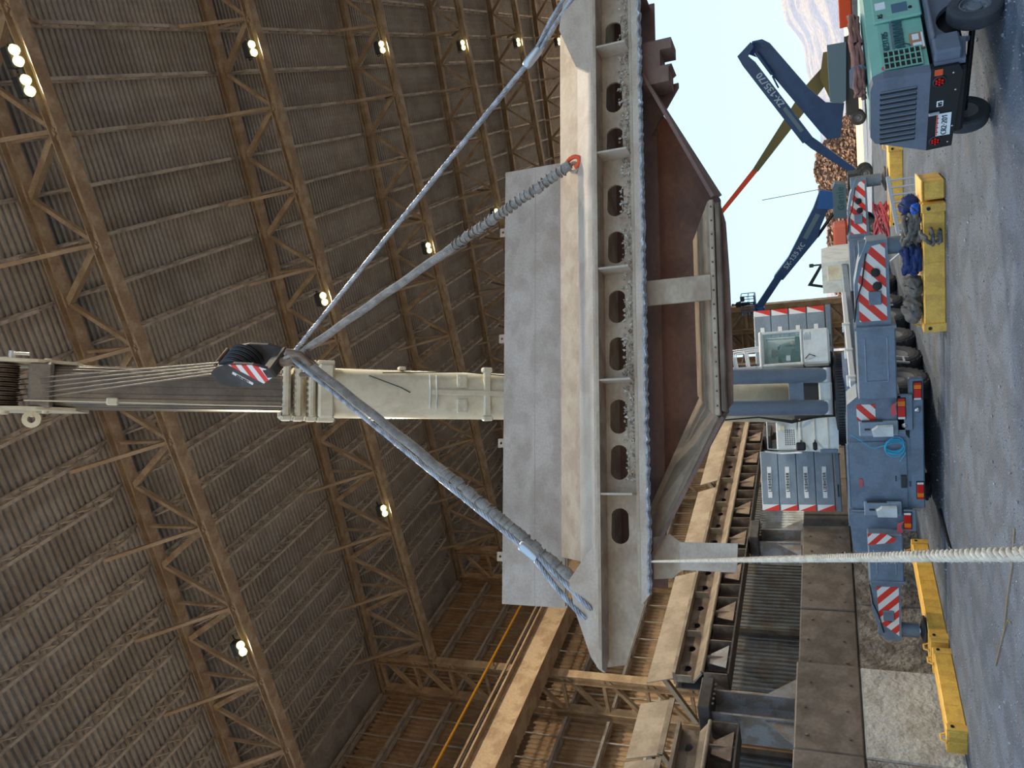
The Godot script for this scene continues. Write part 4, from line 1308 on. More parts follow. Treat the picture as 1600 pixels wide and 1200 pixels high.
func outrigger(cr: Node3D, side: String, d: float, x_in: float, x_mid: float, x_out: float, y0: float, y1: float, jack: float, foot_y: float):
	var o := at(Vector3.ZERO, CR)
	var s := signf(x_out - x_in)
	var mb := MB.new(o)
	mb.cbox(v((x_in + x_mid) / 2, (y0 + y1) / 2, d), Vector3(absf(x_mid - x_in), y1 - y0 + 0.04, 0.52), 0.02)
	var inner := part(cr, "outrigger_beam", mb, M.cgray, "grey inner outrigger box")
	mb = MB.new(o)
	mb.box(v(x_mid - 0.02 * s, (y0 + y1) / 2, d), Vector3(0.05, y1 - y0 + 0.07, 0.56))
	part(inner, "collar", mb, M.cgray)
	mb = MB.new(o)
	mb.bar(v(x_in + 0.35 * s, y0 + 0.12, d - 0.265), v(x_mid - 0.2 * s, y0 + 0.12, d - 0.265), 0.02, 0.02)
	mb.bar(v(x_in + 0.35 * s, y1 - 0.12, d - 0.265), v(x_mid - 0.2 * s, y1 - 0.12, d - 0.265), 0.02, 0.02)
	mb.bar(v(x_in + 0.35 * s, y0 + 0.12, d - 0.265), v(x_in + 0.35 * s, y1 - 0.12, d - 0.265), 0.02, 0.02)
	part(inner, "weld_seam", mb, M.cwgray)
	mb = MB.new(o)
	# outer box, its top sloped down to the jack
	mb.prism([Vector2(x_mid, y0 + 0.04), Vector2(x_out, y0 + 0.06), Vector2(x_out, y1 - 0.22), Vector2(x_out - 0.35 * s, y1 - 0.08), Vector2(x_out - 0.75 * s, y1), Vector2(x_mid, y1)], v(0, 0, d + 0.22), Vector3.RIGHT, Vector3.UP, 0.44)
	var outer := part(cr, "outrigger_beam", mb, M.cgray, "grey outer outrigger box")
	var L := absf(x_out - x_mid)
	var sg := [Vector2(x_mid + 0.10 * s, y0 + 0.1), Vector2(x_out - 0.05 * s, y0 + 0.1), Vector2(x_out - 0.09 * s, y1 - 0.29), Vector2(x_out - 0.38 * s, y1 - 0.15), Vector2(x_out - 0.72 * s, y1 - 0.06), Vector2(x_mid + 0.10 * s, y1 - 0.06)]
	if s < 0: sg = [Vector2(x_out + 1.3, y0 + 0.08), Vector2(x_out + 0.03, y0 + 0.1), Vector2(x_out + 0.06, y1 - 0.27), Vector2(x_out + 0.36, y1 - 0.13), Vector2(x_out + 1.3, y1 - 0.1)]
	stripes(outer, sg, Transform3D(Basis.IDENTITY, v(0, 0, d - 0.22) - CR), 0.115, deg_to_rad(42 if s > 0 else 138))
	for i in (2 if s > 0 else 1):
		mb = MB.new(o)
		mb.lathe([Vector2(0.075, 0), Vector2(0.075, 0.02), Vector2(0.0, 0.035)], v(x_out - (0.55 + i * 0.24) * s, y0 + 0.26 - 0.02 * i, d - 0.235), Vector3(0, 0, 1), 18)
		part(outer, "round_hole_cover", mb, M.black)
	mb = MB.new(o)
	mb.cbox(v(x_out - 0.62 * s if s < 0 else x_out - 1.0 * s, y0 + 0.28, d - 0.245), Vector3(0.24, 0.2, 0.05), 0.012)
	part(outer, "control_box", mb, M.cgray)
	mb = MB.new(o)
	mb.cyl(v(jack, y0 - 0.28, d), v(jack, y1 - 0.1, d), 0.15, 16)
	part(outer, "jack_cylinder", mb, M.cgray)
	mb = MB.new(o)
	mb.cyl(v(jack, foot_y + 0.05, d), v(jack, y0 - 0.25, d), 0.09, 14)
	part(outer, "jack_rod", mb, M.chrome)
	mb = MB.new(o)
	mb.lathe([Vector2(0.0, 0.1), Vector2(0.14, 0.08), Vector2(0.3, 0.03), Vector2(0.3, 0.0), Vector2(0, 0)], v(jack, foot_y, d), Vector3.UP, 18)
	part(outer, "foot_plate", mb, M.dgray)
	mb = MB.new(o)
	mb.tube([v(x_mid + 0.1 * s, y1 + 0.02, d - 0.2), v(x_mid + 0.5 * s, y1 - 0.02, d - 0.27), v(x_mid + 0.8 * s, y1 - 0.12, d - 0.26), v(x_out - 0.2 * s, y1 - 0.2, d - 0.24)], 0.014, 6)
	part(outer, "hydraulic_hose", mb, M.black)

func crane():
	var cr := thing("mobile_crane", "grey and cream all-terrain crane standing on extended outriggers", "crane", CR)
	var o := at(Vector3.ZERO, CR)
	# chassis and decks
	var mb := MB.new(o)
	mb.cbox(v(-7.95, 0.95, 21.2), Vector3(1.5, 0.6, 13.2), 0.04)
	part(cr, "chassis", mb, M.cgray)
	for s in [-1, 1]:
		mb = MB.new(o)
		mb.cbox(v(-7.95 + 1.05 * s, 1.34, 20.8), Vector3(1.0, 0.2, 11.5), 0.03)
		part(cr, "deck", mb, M.cgray)
	var ax := [16.4, 17.75, 19.1, 20.7, 22.0, 24.2]
	for d in ax:
		wheel(cr, v(-6.78, 0.56, d), 0.56, 0.44, Vector3.RIGHT, o)
		wheel(cr, v(-9.12, 0.56, d), 0.56, 0.44, Vector3.LEFT, o)
	for d in [17.1, 21.3]:
		mb = MB.new(o)
		for s in [-1, 1]: mb.bar(v(-6.5, 0.3, d + 0.15 * s), v(-6.35, 1.2, d + 0.15 * s), 0.035, 0.035)
		for i in 3: mb.bar(v(-6.48 + 0.05 * i, 0.4 + 0.27 * i, d - 0.15), v(-6.48 + 0.05 * i, 0.4 + 0.27 * i, d + 0.15), 0.035, 0.035)
		part(cr, "step_ladder", mb, M.alu, "light grey step ladder")
	# rear box body
	mb = MB.new(o)
	mb.prism([Vector2(-8.98, 0.68), Vector2(-8.55, 0.52), Vector2(-7.1, 0.52), Vector2(-6.98, 0.6), Vector2(-6.98, 1.6), Vector2(-8.98, 1.66)], v(0, 0, 15.1), Vector3.RIGHT, Vector3.UP, 0.62)
	var rear := part(cr, "rear_body", mb, M.cgray)
	mb = MB.new(o)
	mb.cbox(v(-7.82, 1.1, 14.47), Vector3(1.42, 1.02, 0.03), 0.01)
	part(rear, "rear_panel", mb, M.cgray)
	mb = MB.new(o)
	mb.prism([Vector2(-6.98, 0.6), Vector2(-6.14, 0.68), Vector2(-6.14, 1.4), Vector2(-6.3, 1.58), Vector2(-6.98, 1.6)], v(0, 0, 15.05), Vector3.RIGHT, Vector3.UP, 0.66)
	part(rear, "side_housing", mb, M.cgray)
	mb = MB.new(o)
	mb.prism([Vector2(-8.98, 0.7), Vector2(-8.62, 0.62), Vector2(-8.62, 1.62), Vector2(-8.98, 1.62)], v(0, 0, 15.05), Vector3.RIGHT, Vector3.UP, 0.68)
	part(rear, "side_housing", mb, M.cgray)
	mb = MB.new(o)
	mb.prism([Vector2(-9.75, 1.34), Vector2(-8.9, 1.34), Vector2(-8.9, 1.64), Vector2(-9.6, 1.6)], v(0, 0, 15.05), Vector3.RIGHT, Vector3.UP, 0.5)
	part(rear, "wing_box", mb, M.cgray)
	for x in [-6.92, -8.6]:
		mb = MB.new(o)
		mb.bar(v(x, 0.7, 14.43), v(x, 1.6, 14.43), 0.03, 0.03)
		part(rear, "grab_rail", mb, M.cwgray)
	mb = MB.new(o)
	mb.bar(v(-7.15, 1.62, 14.46), v(-8.55, 1.63, 14.46), 0.04, 0.04)
	part(rear, "top_rail", mb, M.cwgray)
	stripes(rear, [Vector2(-6.62, 1.1), Vector2(-6.3, 1.1), Vector2(-6.3, 1.42), Vector2(-6.62, 1.42)], Transform3D(Basis.IDENTITY, v(0, 0, 14.385) - CR), 0.11, deg_to_rad(42))
	stripes(rear, [Vector2(-8.86, 1.02), Vector2(-8.98, 0.84), Vector2(-9.05, 0.9), Vector2(-9.12, 1.34), Vector2(-8.86, 1.34)], Transform3D(Basis.IDENTITY, v(0, 0, 14.03) - CR), 0.10, deg_to_rad(138))
	# wheel chocks in light grey trays
	for q in [[-6.78, 0.74], [-8.5, 0.72]]:
		mb = MB.new(o)
		mb.cbox(v(q[0], q[1] + 0.32, 14.36), Vector3(0.30, 0.66, 0.06), 0.012)
		var tray := part(rear, "chock_tray", mb, M.cwgray)
		mb = MB.new(o)
		mb.prism([Vector2(-0.1, 0.02), Vector2(0.1, 0.02), Vector2(0.1, 0.28), Vector2(0.02, 0.38), Vector2(-0.1, 0.36)], v(q[0] - 0.02, q[1] + 0.06, 14.33), Vector3.RIGHT, Vector3.UP, 0.1)
		part(tray, "wheel_chock", mb, M.white)
		mb = MB.new(o)
		mb.bar(v(q[0] + 0.16, q[1] + 0.25, 14.33), v(q[0] + 0.16, q[1] + 0.6, 14.33), 0.02, 0.03)
		mb.bar(v(q[0], q[1] + 0.46, 14.32), v(q[0], q[1] + 0.56, 14.32), 0.05, 0.015)
		part(tray, "tray_latch", mb, M.dgray)
	# bumpers and lamps
	mb = MB.new(o)
	mb.cbox(v(-7.2, 0.42, 14.5), Vector3(2.7, 0.24, 0.1), 0.02)
	part(rear, "bumper", mb, M.cgray)
	mb = MB.new(o)
	mb.cbox(v(-6.5, 0.62, 14.42), Vector3(0.72, 0.28, 0.06), 0.015)
	part(rear, "lamp_board", mb, M.cgray)
	mb = MB.new(o)
	mb.cbox(v(-8.72, 0.58, 14.30), Vector3(0.46, 0.22, 0.06), 0.015)
	part(rear, "lamp_board", mb, M.cgray)
	tail_lamp(rear, -6.26, -5.92, 0.33, 0.46, 14.42)
	tail_lamp(rear, -6.62, -6.2, 0.60, 0.73, 14.38)
	tail_lamp(rear, -7.96, -8.32, 0.32, 0.44, 14.42)
	tail_lamp(rear, -8.52, -8.88, 0.56, 0.69, 14.24)
	for q in [[-6.46, 0.4], [-6.76, 0.62]]:
		mb = MB.new(o)
		mb.lathe([Vector2(0.05, 0), Vector2(0.05, 0.03), Vector2(0.02, 0.05), Vector2(0, 0.05)], v(q[0], q[1], 14.42), Vector3(0, 0, 1), 14)
		part(rear, "socket_plug", mb, M.chrome)
	mb = MB.new(o)
	mb.cbox(v(-7.95, 0.66, 14.43), Vector3(0.26, 0.1, 0.05), 0.01)
	for i in 6: mb.lathe([Vector2(0.012, 0), Vector2(0.012, 0.02), Vector2(0, 0.02)], v(-7.85 - 0.04 * i, 0.79 if i < 3 else 0.55, 14.45), Vector3(0, 0, 1), 6)
	part(rear, "tow_socket", mb, M.dgray)
	mb = MB.new(o)
	mb.cbox(v(-7.98, 1.4, 14.44), Vector3(0.17, 0.06, 0.01), 0.002)
	part(rear, "pink_decal", mb, M.pinkrope)
	for q in [[-6.72, 0.82, -5.98, 0.7], [-8.85, 0.78, -9.0, 0.7]]:
		mb = MB.new(o)
		mb.prism([Vector2(-0.13, 0.03), Vector2(-0.08, -0.05), Vector2(0.06, -0.02), Vector2(0.15, -0.06), Vector2(0.1, 0.04), Vector2(-0.04, 0.06)], v((q[0] + q[2]) / 2 if q[0] > -8 else q[0], q[1] - 0.02, 14.22), Vector3.RIGHT, Vector3.UP, 0.02)
		part(rear, "red_flag", mb, M.pinkrope, "small faded red cloth flag")
	outrigger(cr, "right", 14.4, -6.1, -4.72, -3.2, 0.76, 1.36, -3.36, 0.35)
	outrigger(cr, "left", 14.4, -8.95, -10.05, -11.48, 0.74, 1.32, -11.36, 0.35)
	outrigger(cr, "right", 21.6, -6.1, -4.7, -3.22, 0.74, 1.26, -3.34, 0.35)
	# walkway rails along the right deck
	mb = MB.new(o)
	mb.cbox(v(-6.3, 1.44, 18.6), Vector3(0.16, 0.12, 6.4), 0.015)
	part(cr, "walkway_tray", mb, M.alu, "long pale aluminium tray along the deck")
	for d in [15.6, 17.2, 19.0]:
		mb = MB.new(o)
		mb.cbox(v(-6.3, 1.46, d), Vector3(0.22, 0.18, 0.08), 0.01)
		part(cr, "tray_clamp", mb, M.white)
	# front cab of the carrier
	mb = MB.new(o)
	mb.prism([Vector2(25.6, 1.05), Vector2(27.9, 1.05), Vector2(27.9, 1.6), Vector2(27.6, 2.0), Vector2(25.6, 2.0)], v(-7.3, 0, 0), Vector3(0, 0, -1), Vector3.UP, 1.0)
	var fc := part(cr, "carrier_cab", mb, M.white)
	mb = MB.new(o)
	mb.cbox(v(-6.66, 1.62, 25.58), Vector3(0.46, 0.42, 0.02), 0.006)
	mb.cbox(v(-6.66, 1.25, 25.58), Vector3(0.46, 0.2, 0.02), 0.006)
	part(fc, "cab_panel", mb, M.cream)
	mb = MB.new(o)
	mb.prism([Vector2(0, 0), Vector2(0.12, 0.45), Vector2(0.75, 0.05), Vector2(0.7, -0.02), Vector2(0.16, 0.3), Vector2(0.08, 0.0)], v(-7.15, 2.0, 25.8), Vector3.RIGHT, Vector3.UP, 0.06)
	part(fc, "mirror_bracket", mb, M.black)
	mb = MB.new(o)
	mb.cyl(v(-6.4, 2.0, 25.8), v(-6.4, 2.25, 25.8), 0.03, 8)
	mb.cbox(v(-6.4, 2.3, 25.8), Vector3(0.12, 0.14, 0.06), 0.02)
	part(fc, "work_lamp", mb, M.dgray)
	superstructure(cr)
	boom(cr)

func superstructure(cr: Node3D):
	var f := sup()
	var sp := Node3D.new()
	var mb := MB.new(f)
	mb.lathe([Vector2(1.12, -0.1), Vector2(1.12, 0.08), Vector2(0.9, 0.12), Vector2(0, 0.12)], Vector3(-0.1, 1.7, 1.4), Vector3.UP, 48)
	for k in 96:
		var a := TAU * k / 96.0
		mb.box(Vector3(-0.1 + cos(a) * 1.13, 1.66, 1.4 + sin(a) * 1.13), Vector3(0.04, 0.14, 0.035), Basis(Vector3.UP, -a))
	part(cr, "slewing_ring", mb, M.dgray)
	mb = MB.new(f)
	mb.cbox(Vector3(-0.1, 1.45, 1.4), Vector3(2.3, 0.3, 2.3), 0.1)
	part(cr, "turntable_base", mb, M.cgray)
	mb = MB.new(f)
	mb.cbox(Vector3(-0.05, 2.3, 0.6), Vector3(2.3, 1.0, 2.6), 0.05)
	part(cr, "slewing_platform", mb, M.dgray)
	# counterweights: two stacks of four slabs
	for s in [-1, 1]:
		var x0 := -2.98 if s < 0 else 1.15
		var x1 := -1.34 if s < 0 else 2.68
		mb = MB.new(f)
		mb.cbox(Vector3((x0 + x1) / 2, 1.86, -0.98), Vector3(x1 - x0 + 0.04, 0.14, 0.96), 0.02)
		part(cr, "counterweight_tray", mb, M.cgray)
		for i in 4:
			var y := 1.95 + i * 0.475
			mb = MB.new(f)
			mb.cbox(Vector3((x0 + x1) / 2, y + 0.235, -0.98), Vector3(x1 - x0, 0.468, 0.96), 0.02)
			var slab := part(cr, "counterweight_slab", mb, M.cwgray)
			# white plate with the maker's name
			var cx := -2.2 if s < 0 else 1.75
			mb = MB.new(f)
			mb.cbox(Vector3(cx, y + 0.24, -0.494), Vector3(0.86, 0.11, 0.012), 0.004)
			var pl := part(slab, "name_plate", mb, M.textwhite)
			var tm := text(slab, "LIEBHERR", 0.082, M.textdark, f * Transform3D(Basis.IDENTITY, Vector3(cx, y + 0.24, -0.482)))
			# red over white corner
			var e0 := x0 if s < 0 else x1 - 0.17
			mb = MB.new(f)
			mb.prism([Vector2(e0, y + 0.02), Vector2(e0 + 0.17, y + 0.02), Vector2(e0 + 0.17, y + 0.45), Vector2(e0, y + 0.45)], Vector3(0, 0, -0.502), Vector3.RIGHT, Vector3.UP, 0.006)
			var cp := part(slab, "corner_marking", mb, M.textwhite)
			mb = MB.new(f)
			if s < 0: mb.prism([Vector2(e0, y + 0.02), Vector2(e0 + 0.17, y + 0.02), Vector2(e0, y + 0.45)], Vector3(0, 0, -0.496), Vector3.RIGHT, Vector3.UP, 0.006)
			else: mb.prism([Vector2(e0, y + 0.02), Vector2(e0 + 0.17, y + 0.02), Vector2(e0 + 0.17, y + 0.45)], Vector3(0, 0, -0.496), Vector3.RIGHT, Vector3.UP, 0.006)
			part(slab, "corner_marking", mb, M.red)
		mb = MB.new(f)
		mb.tube([Vector3(x0 + 0.4, 1.86, -0.48), Vector3(x0 + 0.4, 1.86, -0.40), Vector3(x0 + 0.7, 1.86, -0.40), Vector3(x0 + 0.7, 1.86, -0.48)], 0.02, 6)
		part(cr, "lifting_handle", mb, M.dgray)
	# operator's cab, right of the boom
	var c0 := Vector3(1.15, 1.86, 1.7)
	mb = MB.new(f)
	mb.cbox(c0 + Vector3(0.0, 0.3, 0.0), Vector3(0.86, 0.62, 1.6), 0.05)     # lower door panels
	mb.cbox(c0 + Vector3(0.0, 1.57, -0.05), Vector3(0.9, 0.09, 1.6), 0.03)   # roof
	mb.cbox(c0 + Vector3(0.0, 1.05, -0.78), Vector3(0.86, 0.95, 0.05), 0.015)
	mb.cbox(c0 + Vector3(-0.415, 1.1, -0.05), Vector3(0.035, 0.98, 1.5), 0.01)
	for x in [-0.4, 0.4]:
		mb.cbar(c0 + Vector3(x, 0.58, 0.78), c0 + Vector3(x, 1.56, 0.70), 0.07, 0.07, 0.02)
		mb.cbar(c0 + Vector3(x, 0.58, -0.3), c0 + Vector3(x, 1.56, -0.3), 0.05, 0.05, 0.015)
	mb.cbar(c0 + Vector3(-0.4, 1.53, 0.70), c0 + Vector3(0.4, 1.53, 0.70), 0.06, 0.06, 0.02)
	mb.cbar(c0 + Vector3(-0.4, 0.62, 0.78), c0 + Vector3(0.4, 0.62, 0.78), 0.06, 0.06, 0.02)
	var cab := part(cr, "operator_cab", mb, M.white)
	mb = MB.new(f)
	mb.prism([Vector2(-0.37, 0.65), Vector2(0.37, 0.65), Vector2(0.37, 1.5), Vector2(-0.37, 1.5)], c0 + Vector3(0, 0.0, 0.79), Vector3.RIGHT, Vector3(0, 1, -0.08).normalized(), 0.006)
	part(cab, "windscreen", mb, M.glass)
	mb = MB.new(f)
	mb.prism([Vector2(-0.25, 0.65), Vector2(0.7, 0.65), Vector2(0.65, 1.5), Vector2(-0.25, 1.5)], c0 + Vector3(0.42, 0, 0), Vector3(0, 0, 1), Vector3.UP, -0.006)
	part(cab, "side_window", mb, M.glass)
	mb = MB.new(f)
	mb.cbox(c0 + Vector3(0.0, 0.9, -0.45), Vector3(0.5, 0.7, 0.14), 0.05)
	mb.cbox(c0 + Vector3(0.0, 0.66, -0.15), Vector3(0.5, 0.12, 0.5), 0.04)
	part(cab, "seat", mb, M.black)
	mb = MB.new(f)
	mb.cbox(c0 + Vector3(-0.15, 0.78, 0.45), Vector3(0.3, 0.2, 0.1), 0.02)
	mb.cbox(c0 + Vector3(0.1, 0.72, 0.5), Vector3(0.4, 0.12, 0.12), 0.02)
	part(cab, "console", mb, M.dgray)
	mb = MB.new(f)
	mb.cbox(c0 + Vector3(-0.22, 0.95, 0.5), Vector3(0.13, 0.1, 0.02), 0.005)
	part(cab, "display", mb, M.textwhite)
	mb = MB.new(f)
	for i in 4: mb.bar(c0 + Vector3(0.16, 0.42 + 0.045 * i, 0.806), c0 + Vector3(0.34 - 0.03 * (i % 2), 0.42 + 0.045 * i, 0.806), 0.012, 0.004)
	part(cab, "instruction_decal", mb, M.dgray)
	mb = MB.new(f)
	mb.tube([c0 + Vector3(-0.3, 0.55, 0.83), c0 + Vector3(-0.2, 0.45, 0.86), c0 + Vector3(-0.25, 0.32, 0.83)], 0.012, 6)
	part(cab, "wiper_arm", mb, M.black)
	# guard rails on the cab roof side
	for j in 3:
		mb = MB.new(f)
		var z := 2.2 - 0.35 * j
		mb.tube([Vector3(0.75, 3.45, z), Vector3(0.75, 4.1, z), Vector3(1.2, 4.15, z), Vector3(1.25, 3.5, z)], 0.025, 8)
		mb.tube([Vector3(0.75, 3.8, z), Vector3(1.22, 3.85, z)], 0.02, 8)
		part(cr, "guard_rail", mb, M.alu)
	mb = MB.new(f)
	for y in [3.6, 4.12]: mb.bar(Vector3(0.75, y, 1.4), Vector3(0.75, y, 2.3), 0.04, 0.04)
	part(cr, "guard_rail", mb, M.alu)
	# machinery house on the left: white ribbed cover with grilles and a mirror
	mb = MB.new(f)
	mb.prism([Vector2(-1.42, 1.78), Vector2(-0.56, 1.75), Vector2(-0.6, 2.66), Vector2(-1.36, 2.72)], Vector3(0, 0, 1.3), Vector3.RIGHT, Vector3.UP, 0.9)
	var mh := part(cr, "machinery_cover", mb, M.white)
	for y in [2.0, 2.3, 2.62]:
		mb = MB.new(f)
		mb.bar(Vector3(-1.4, y, 2.21), Vector3(-0.58, y, 2.21), 0.02, 0.025)
		part(mh, "cover_rib", mb, M.cream)
	mb = MB.new(f)
	mb.cbox(Vector3(-0.98, 2.95, 1.65), Vector3(0.7, 0.5, 0.7), 0.03)
	part(mh, "upper_cover", mb, M.white)
	mb = MB.new(f)
	for i in 5:
		for j in 8: mb.box(Vector3(-1.2 + 0.05 * j, 2.78 + 0.05 * i, 2.003), Vector3(0.03, 0.02, 0.01))
	part(mh, "grille", mb, M.black)
	mb = MB.new(f)
	mb.cbox(Vector3(-0.8, 3.05, 2.03), Vector3(0.12, 0.14, 0.08), 0.02)
	part(mh, "work_lamp", mb, M.cream)
	mb = MB.new(f)
	mb.tube([Vector3(-0.62, 3.2, 1.9), Vector3(-0.62, 3.42, 1.9), Vector3(-1.3, 3.42, 1.9), Vector3(-1.34, 2.7, 1.9)], 0.02, 6)
	mb.tube([Vector3(-1.36, 3.5, 1.7), Vector3(-1.42, 3.1, 1.9), Vector3(-1.4, 2.6, 2.1)], 0.03, 6)
	part(mh, "hand_rail", mb, M.alu)
	for q in [[2.62, 0.22], [2.3, 0.1]]:
		mb = MB.new(f)
		mb.cbox(Vector3(-1.26, q[0], 2.34), Vector3(0.2, q[1], 0.06), 0.03)
		mb.bar(Vector3(-1.26, q[0], 2.32), Vector3(-1.1, q[0], 2.2), 0.025, 0.025)
		part(mh, "mirror", mb, M.black)
	mb = MB.new(f)
	mb.cbox(Vector3(-1.38, 2.0, 2.15), Vector3(0.1, 0.4, 0.2), 0.02)
	part(mh, "side_vent", mb, M.cgray)
	# lifting cylinders with their cross plate, and the pivot block
	var Q := Vector3(0, 3.52, 0)
	var ax := f.affine_inverse().basis * (v(-3.0, 16.08, 9.24) - Vector3(-8.81, 3.52, -20.5)).normalized()
	for x in [0.43, -0.35]:
		var a := Vector3(x, 2.02, 2.5)
		var b := Q + ax * 6.6 + Vector3(x * 0.9, -0.35, 0.35)
		mb = MB.new(f)
		mb.tube([a, a.lerp(b, 0.02), a.lerp(b, 0.6), a.lerp(b, 0.62)], [0.16, 0.185, 0.185, 0.17], 22)
		var cy := part(cr, "lift_cylinder", mb, M.cgray)
		mb = MB.new(f)
		mb.cyl(a.lerp(b, 0.6), b, 0.12, 16)
		part(cy, "piston_rod", mb, M.chrome)
		mb = MB.new(f)
		mb.cyl(Vector3(x - 0.17, 1.95, 2.5), Vector3(x + 0.17, 1.95, 2.5), 0.1, 14)
		part(cy, "pin_eye", mb, M.alu)
	mb = MB.new(f)
	mb.cbox(Vector3(0.06, 2.64, 2.78), Vector3(0.5, 0.34, 0.03), 0.008)
	mb.bar(Vector3(0.02, 2.7, 2.80), Vector3(0.12, 2.7, 2.80), 0.02, 0.03)
	mb.bar(Vector3(0.0, 2.56, 2.80), Vector3(0.1, 2.56, 2.80), 0.02, 0.03)
	part(cr, "cross_plate", mb, M.cgray)
	mb = MB.new(f)
	mb.cbox(Vector3(0.04, 2.0, 2.3), Vector3(0.5, 0.3, 0.4), 0.04)
	part(cr, "cylinder_base", mb, M.white)
	mb = MB.new(f)
	for i in 3: mb.tube([Vector3(-0.55, 2.2, 2.2), Vector3(-0.62 - 0.03 * i, 2.8, 2.1 + 0.1 * i), Vector3(-0.5, 3.6, 2.0), Vector3(-0.55, 4.4, 2.2)], 0.02, 6)
	part(cr, "hydraulic_hose", mb, M.black)
	# operator in the cab
	var op := thing("person", "crane operator in a grey-green shirt seated inside the white cab", "person", CR + f * (c0 + Vector3(0, 0.62, -0.1)), "", Basis(SS, Vector3.UP, SB))
	part(op, "body", figure([[Vector3(0, 0.12, -0.08), Vector3(0, 0.45, -0.12), 0.15, 0.17], [Vector3(-0.15, 0.47, -0.1), Vector3(0.15, 0.47, -0.1), 0.085, 0.085], [Vector3(-0.2, 0.46, -0.08), Vector3(-0.24, 0.24, 0.06), 0.06, 0.05], [Vector3(-0.24, 0.24, 0.06), Vector3(-0.16, 0.22, 0.3), 0.05, 0.035], [Vector3(0.2, 0.46, -0.08), Vector3(0.24, 0.24, 0.06), 0.06, 0.05], [Vector3(0.24, 0.24, 0.06), Vector3(0.14, 0.22, 0.3), 0.05, 0.035], [Vector3(0, 0.5, -0.1), Vector3(0, 0.62, -0.08), 0.055, 0.05], [Vector3(-0.1, 0.08, -0.05), Vector3(-0.12, 0.08, 0.36), 0.09, 0.07], [Vector3(0.1, 0.08, -0.05), Vector3(0.12, 0.08, 0.36), 0.09, 0.07]], 0.025), M.shirt)
	part(op, "head", figure([[Vector3(0, 0.68, -0.06), Vector3(0, 0.74, -0.065), 0.085, 0.095], [Vector3(0, 0.69, 0.03), Vector3(0, 0.67, 0.04), 0.016, 0.02], [Vector3(-0.09, 0.7, -0.06), Vector3(-0.092, 0.73, -0.06), 0.02, 0.02], [Vector3(0.09, 0.7, -0.06), Vector3(0.092, 0.73, -0.06), 0.02, 0.02]], 0.014), M.skin)
	mb = MB.new()
	mb.lathe([Vector2(0.13, 0.0), Vector2(0.108, 0.01), Vector2(0.1, 0.06), Vector2(0.06, 0.1), Vector2(0, 0.11)], Vector3(0, 0.76, -0.06), Vector3.UP, 18)
	part(op, "hard_hat", mb, M.textwhite)
	for s in [-1, 1]:
		part(op, "hand", hand(Vector3(0.15 * s, 0.22, 0.32), s), M.skin)

func hand(c: Vector3, s: int) -> MB:
	var b := [[c, c + Vector3(0, 0, 0.05), 0.03, 0.028]]
	for i in 4: b.append([c + Vector3((i - 1.5) * 0.016, 0.005, 0.06), c + Vector3((i - 1.5) * 0.018, -0.03, 0.10 - 0.006 * absf(i - 1.3)), 0.009, 0.008])
	b.append([c + Vector3(-0.03 * s, 0, 0.02), c + Vector3(-0.045 * s, -0.02, 0.06), 0.01, 0.009])
	return figure(b, 0.008)

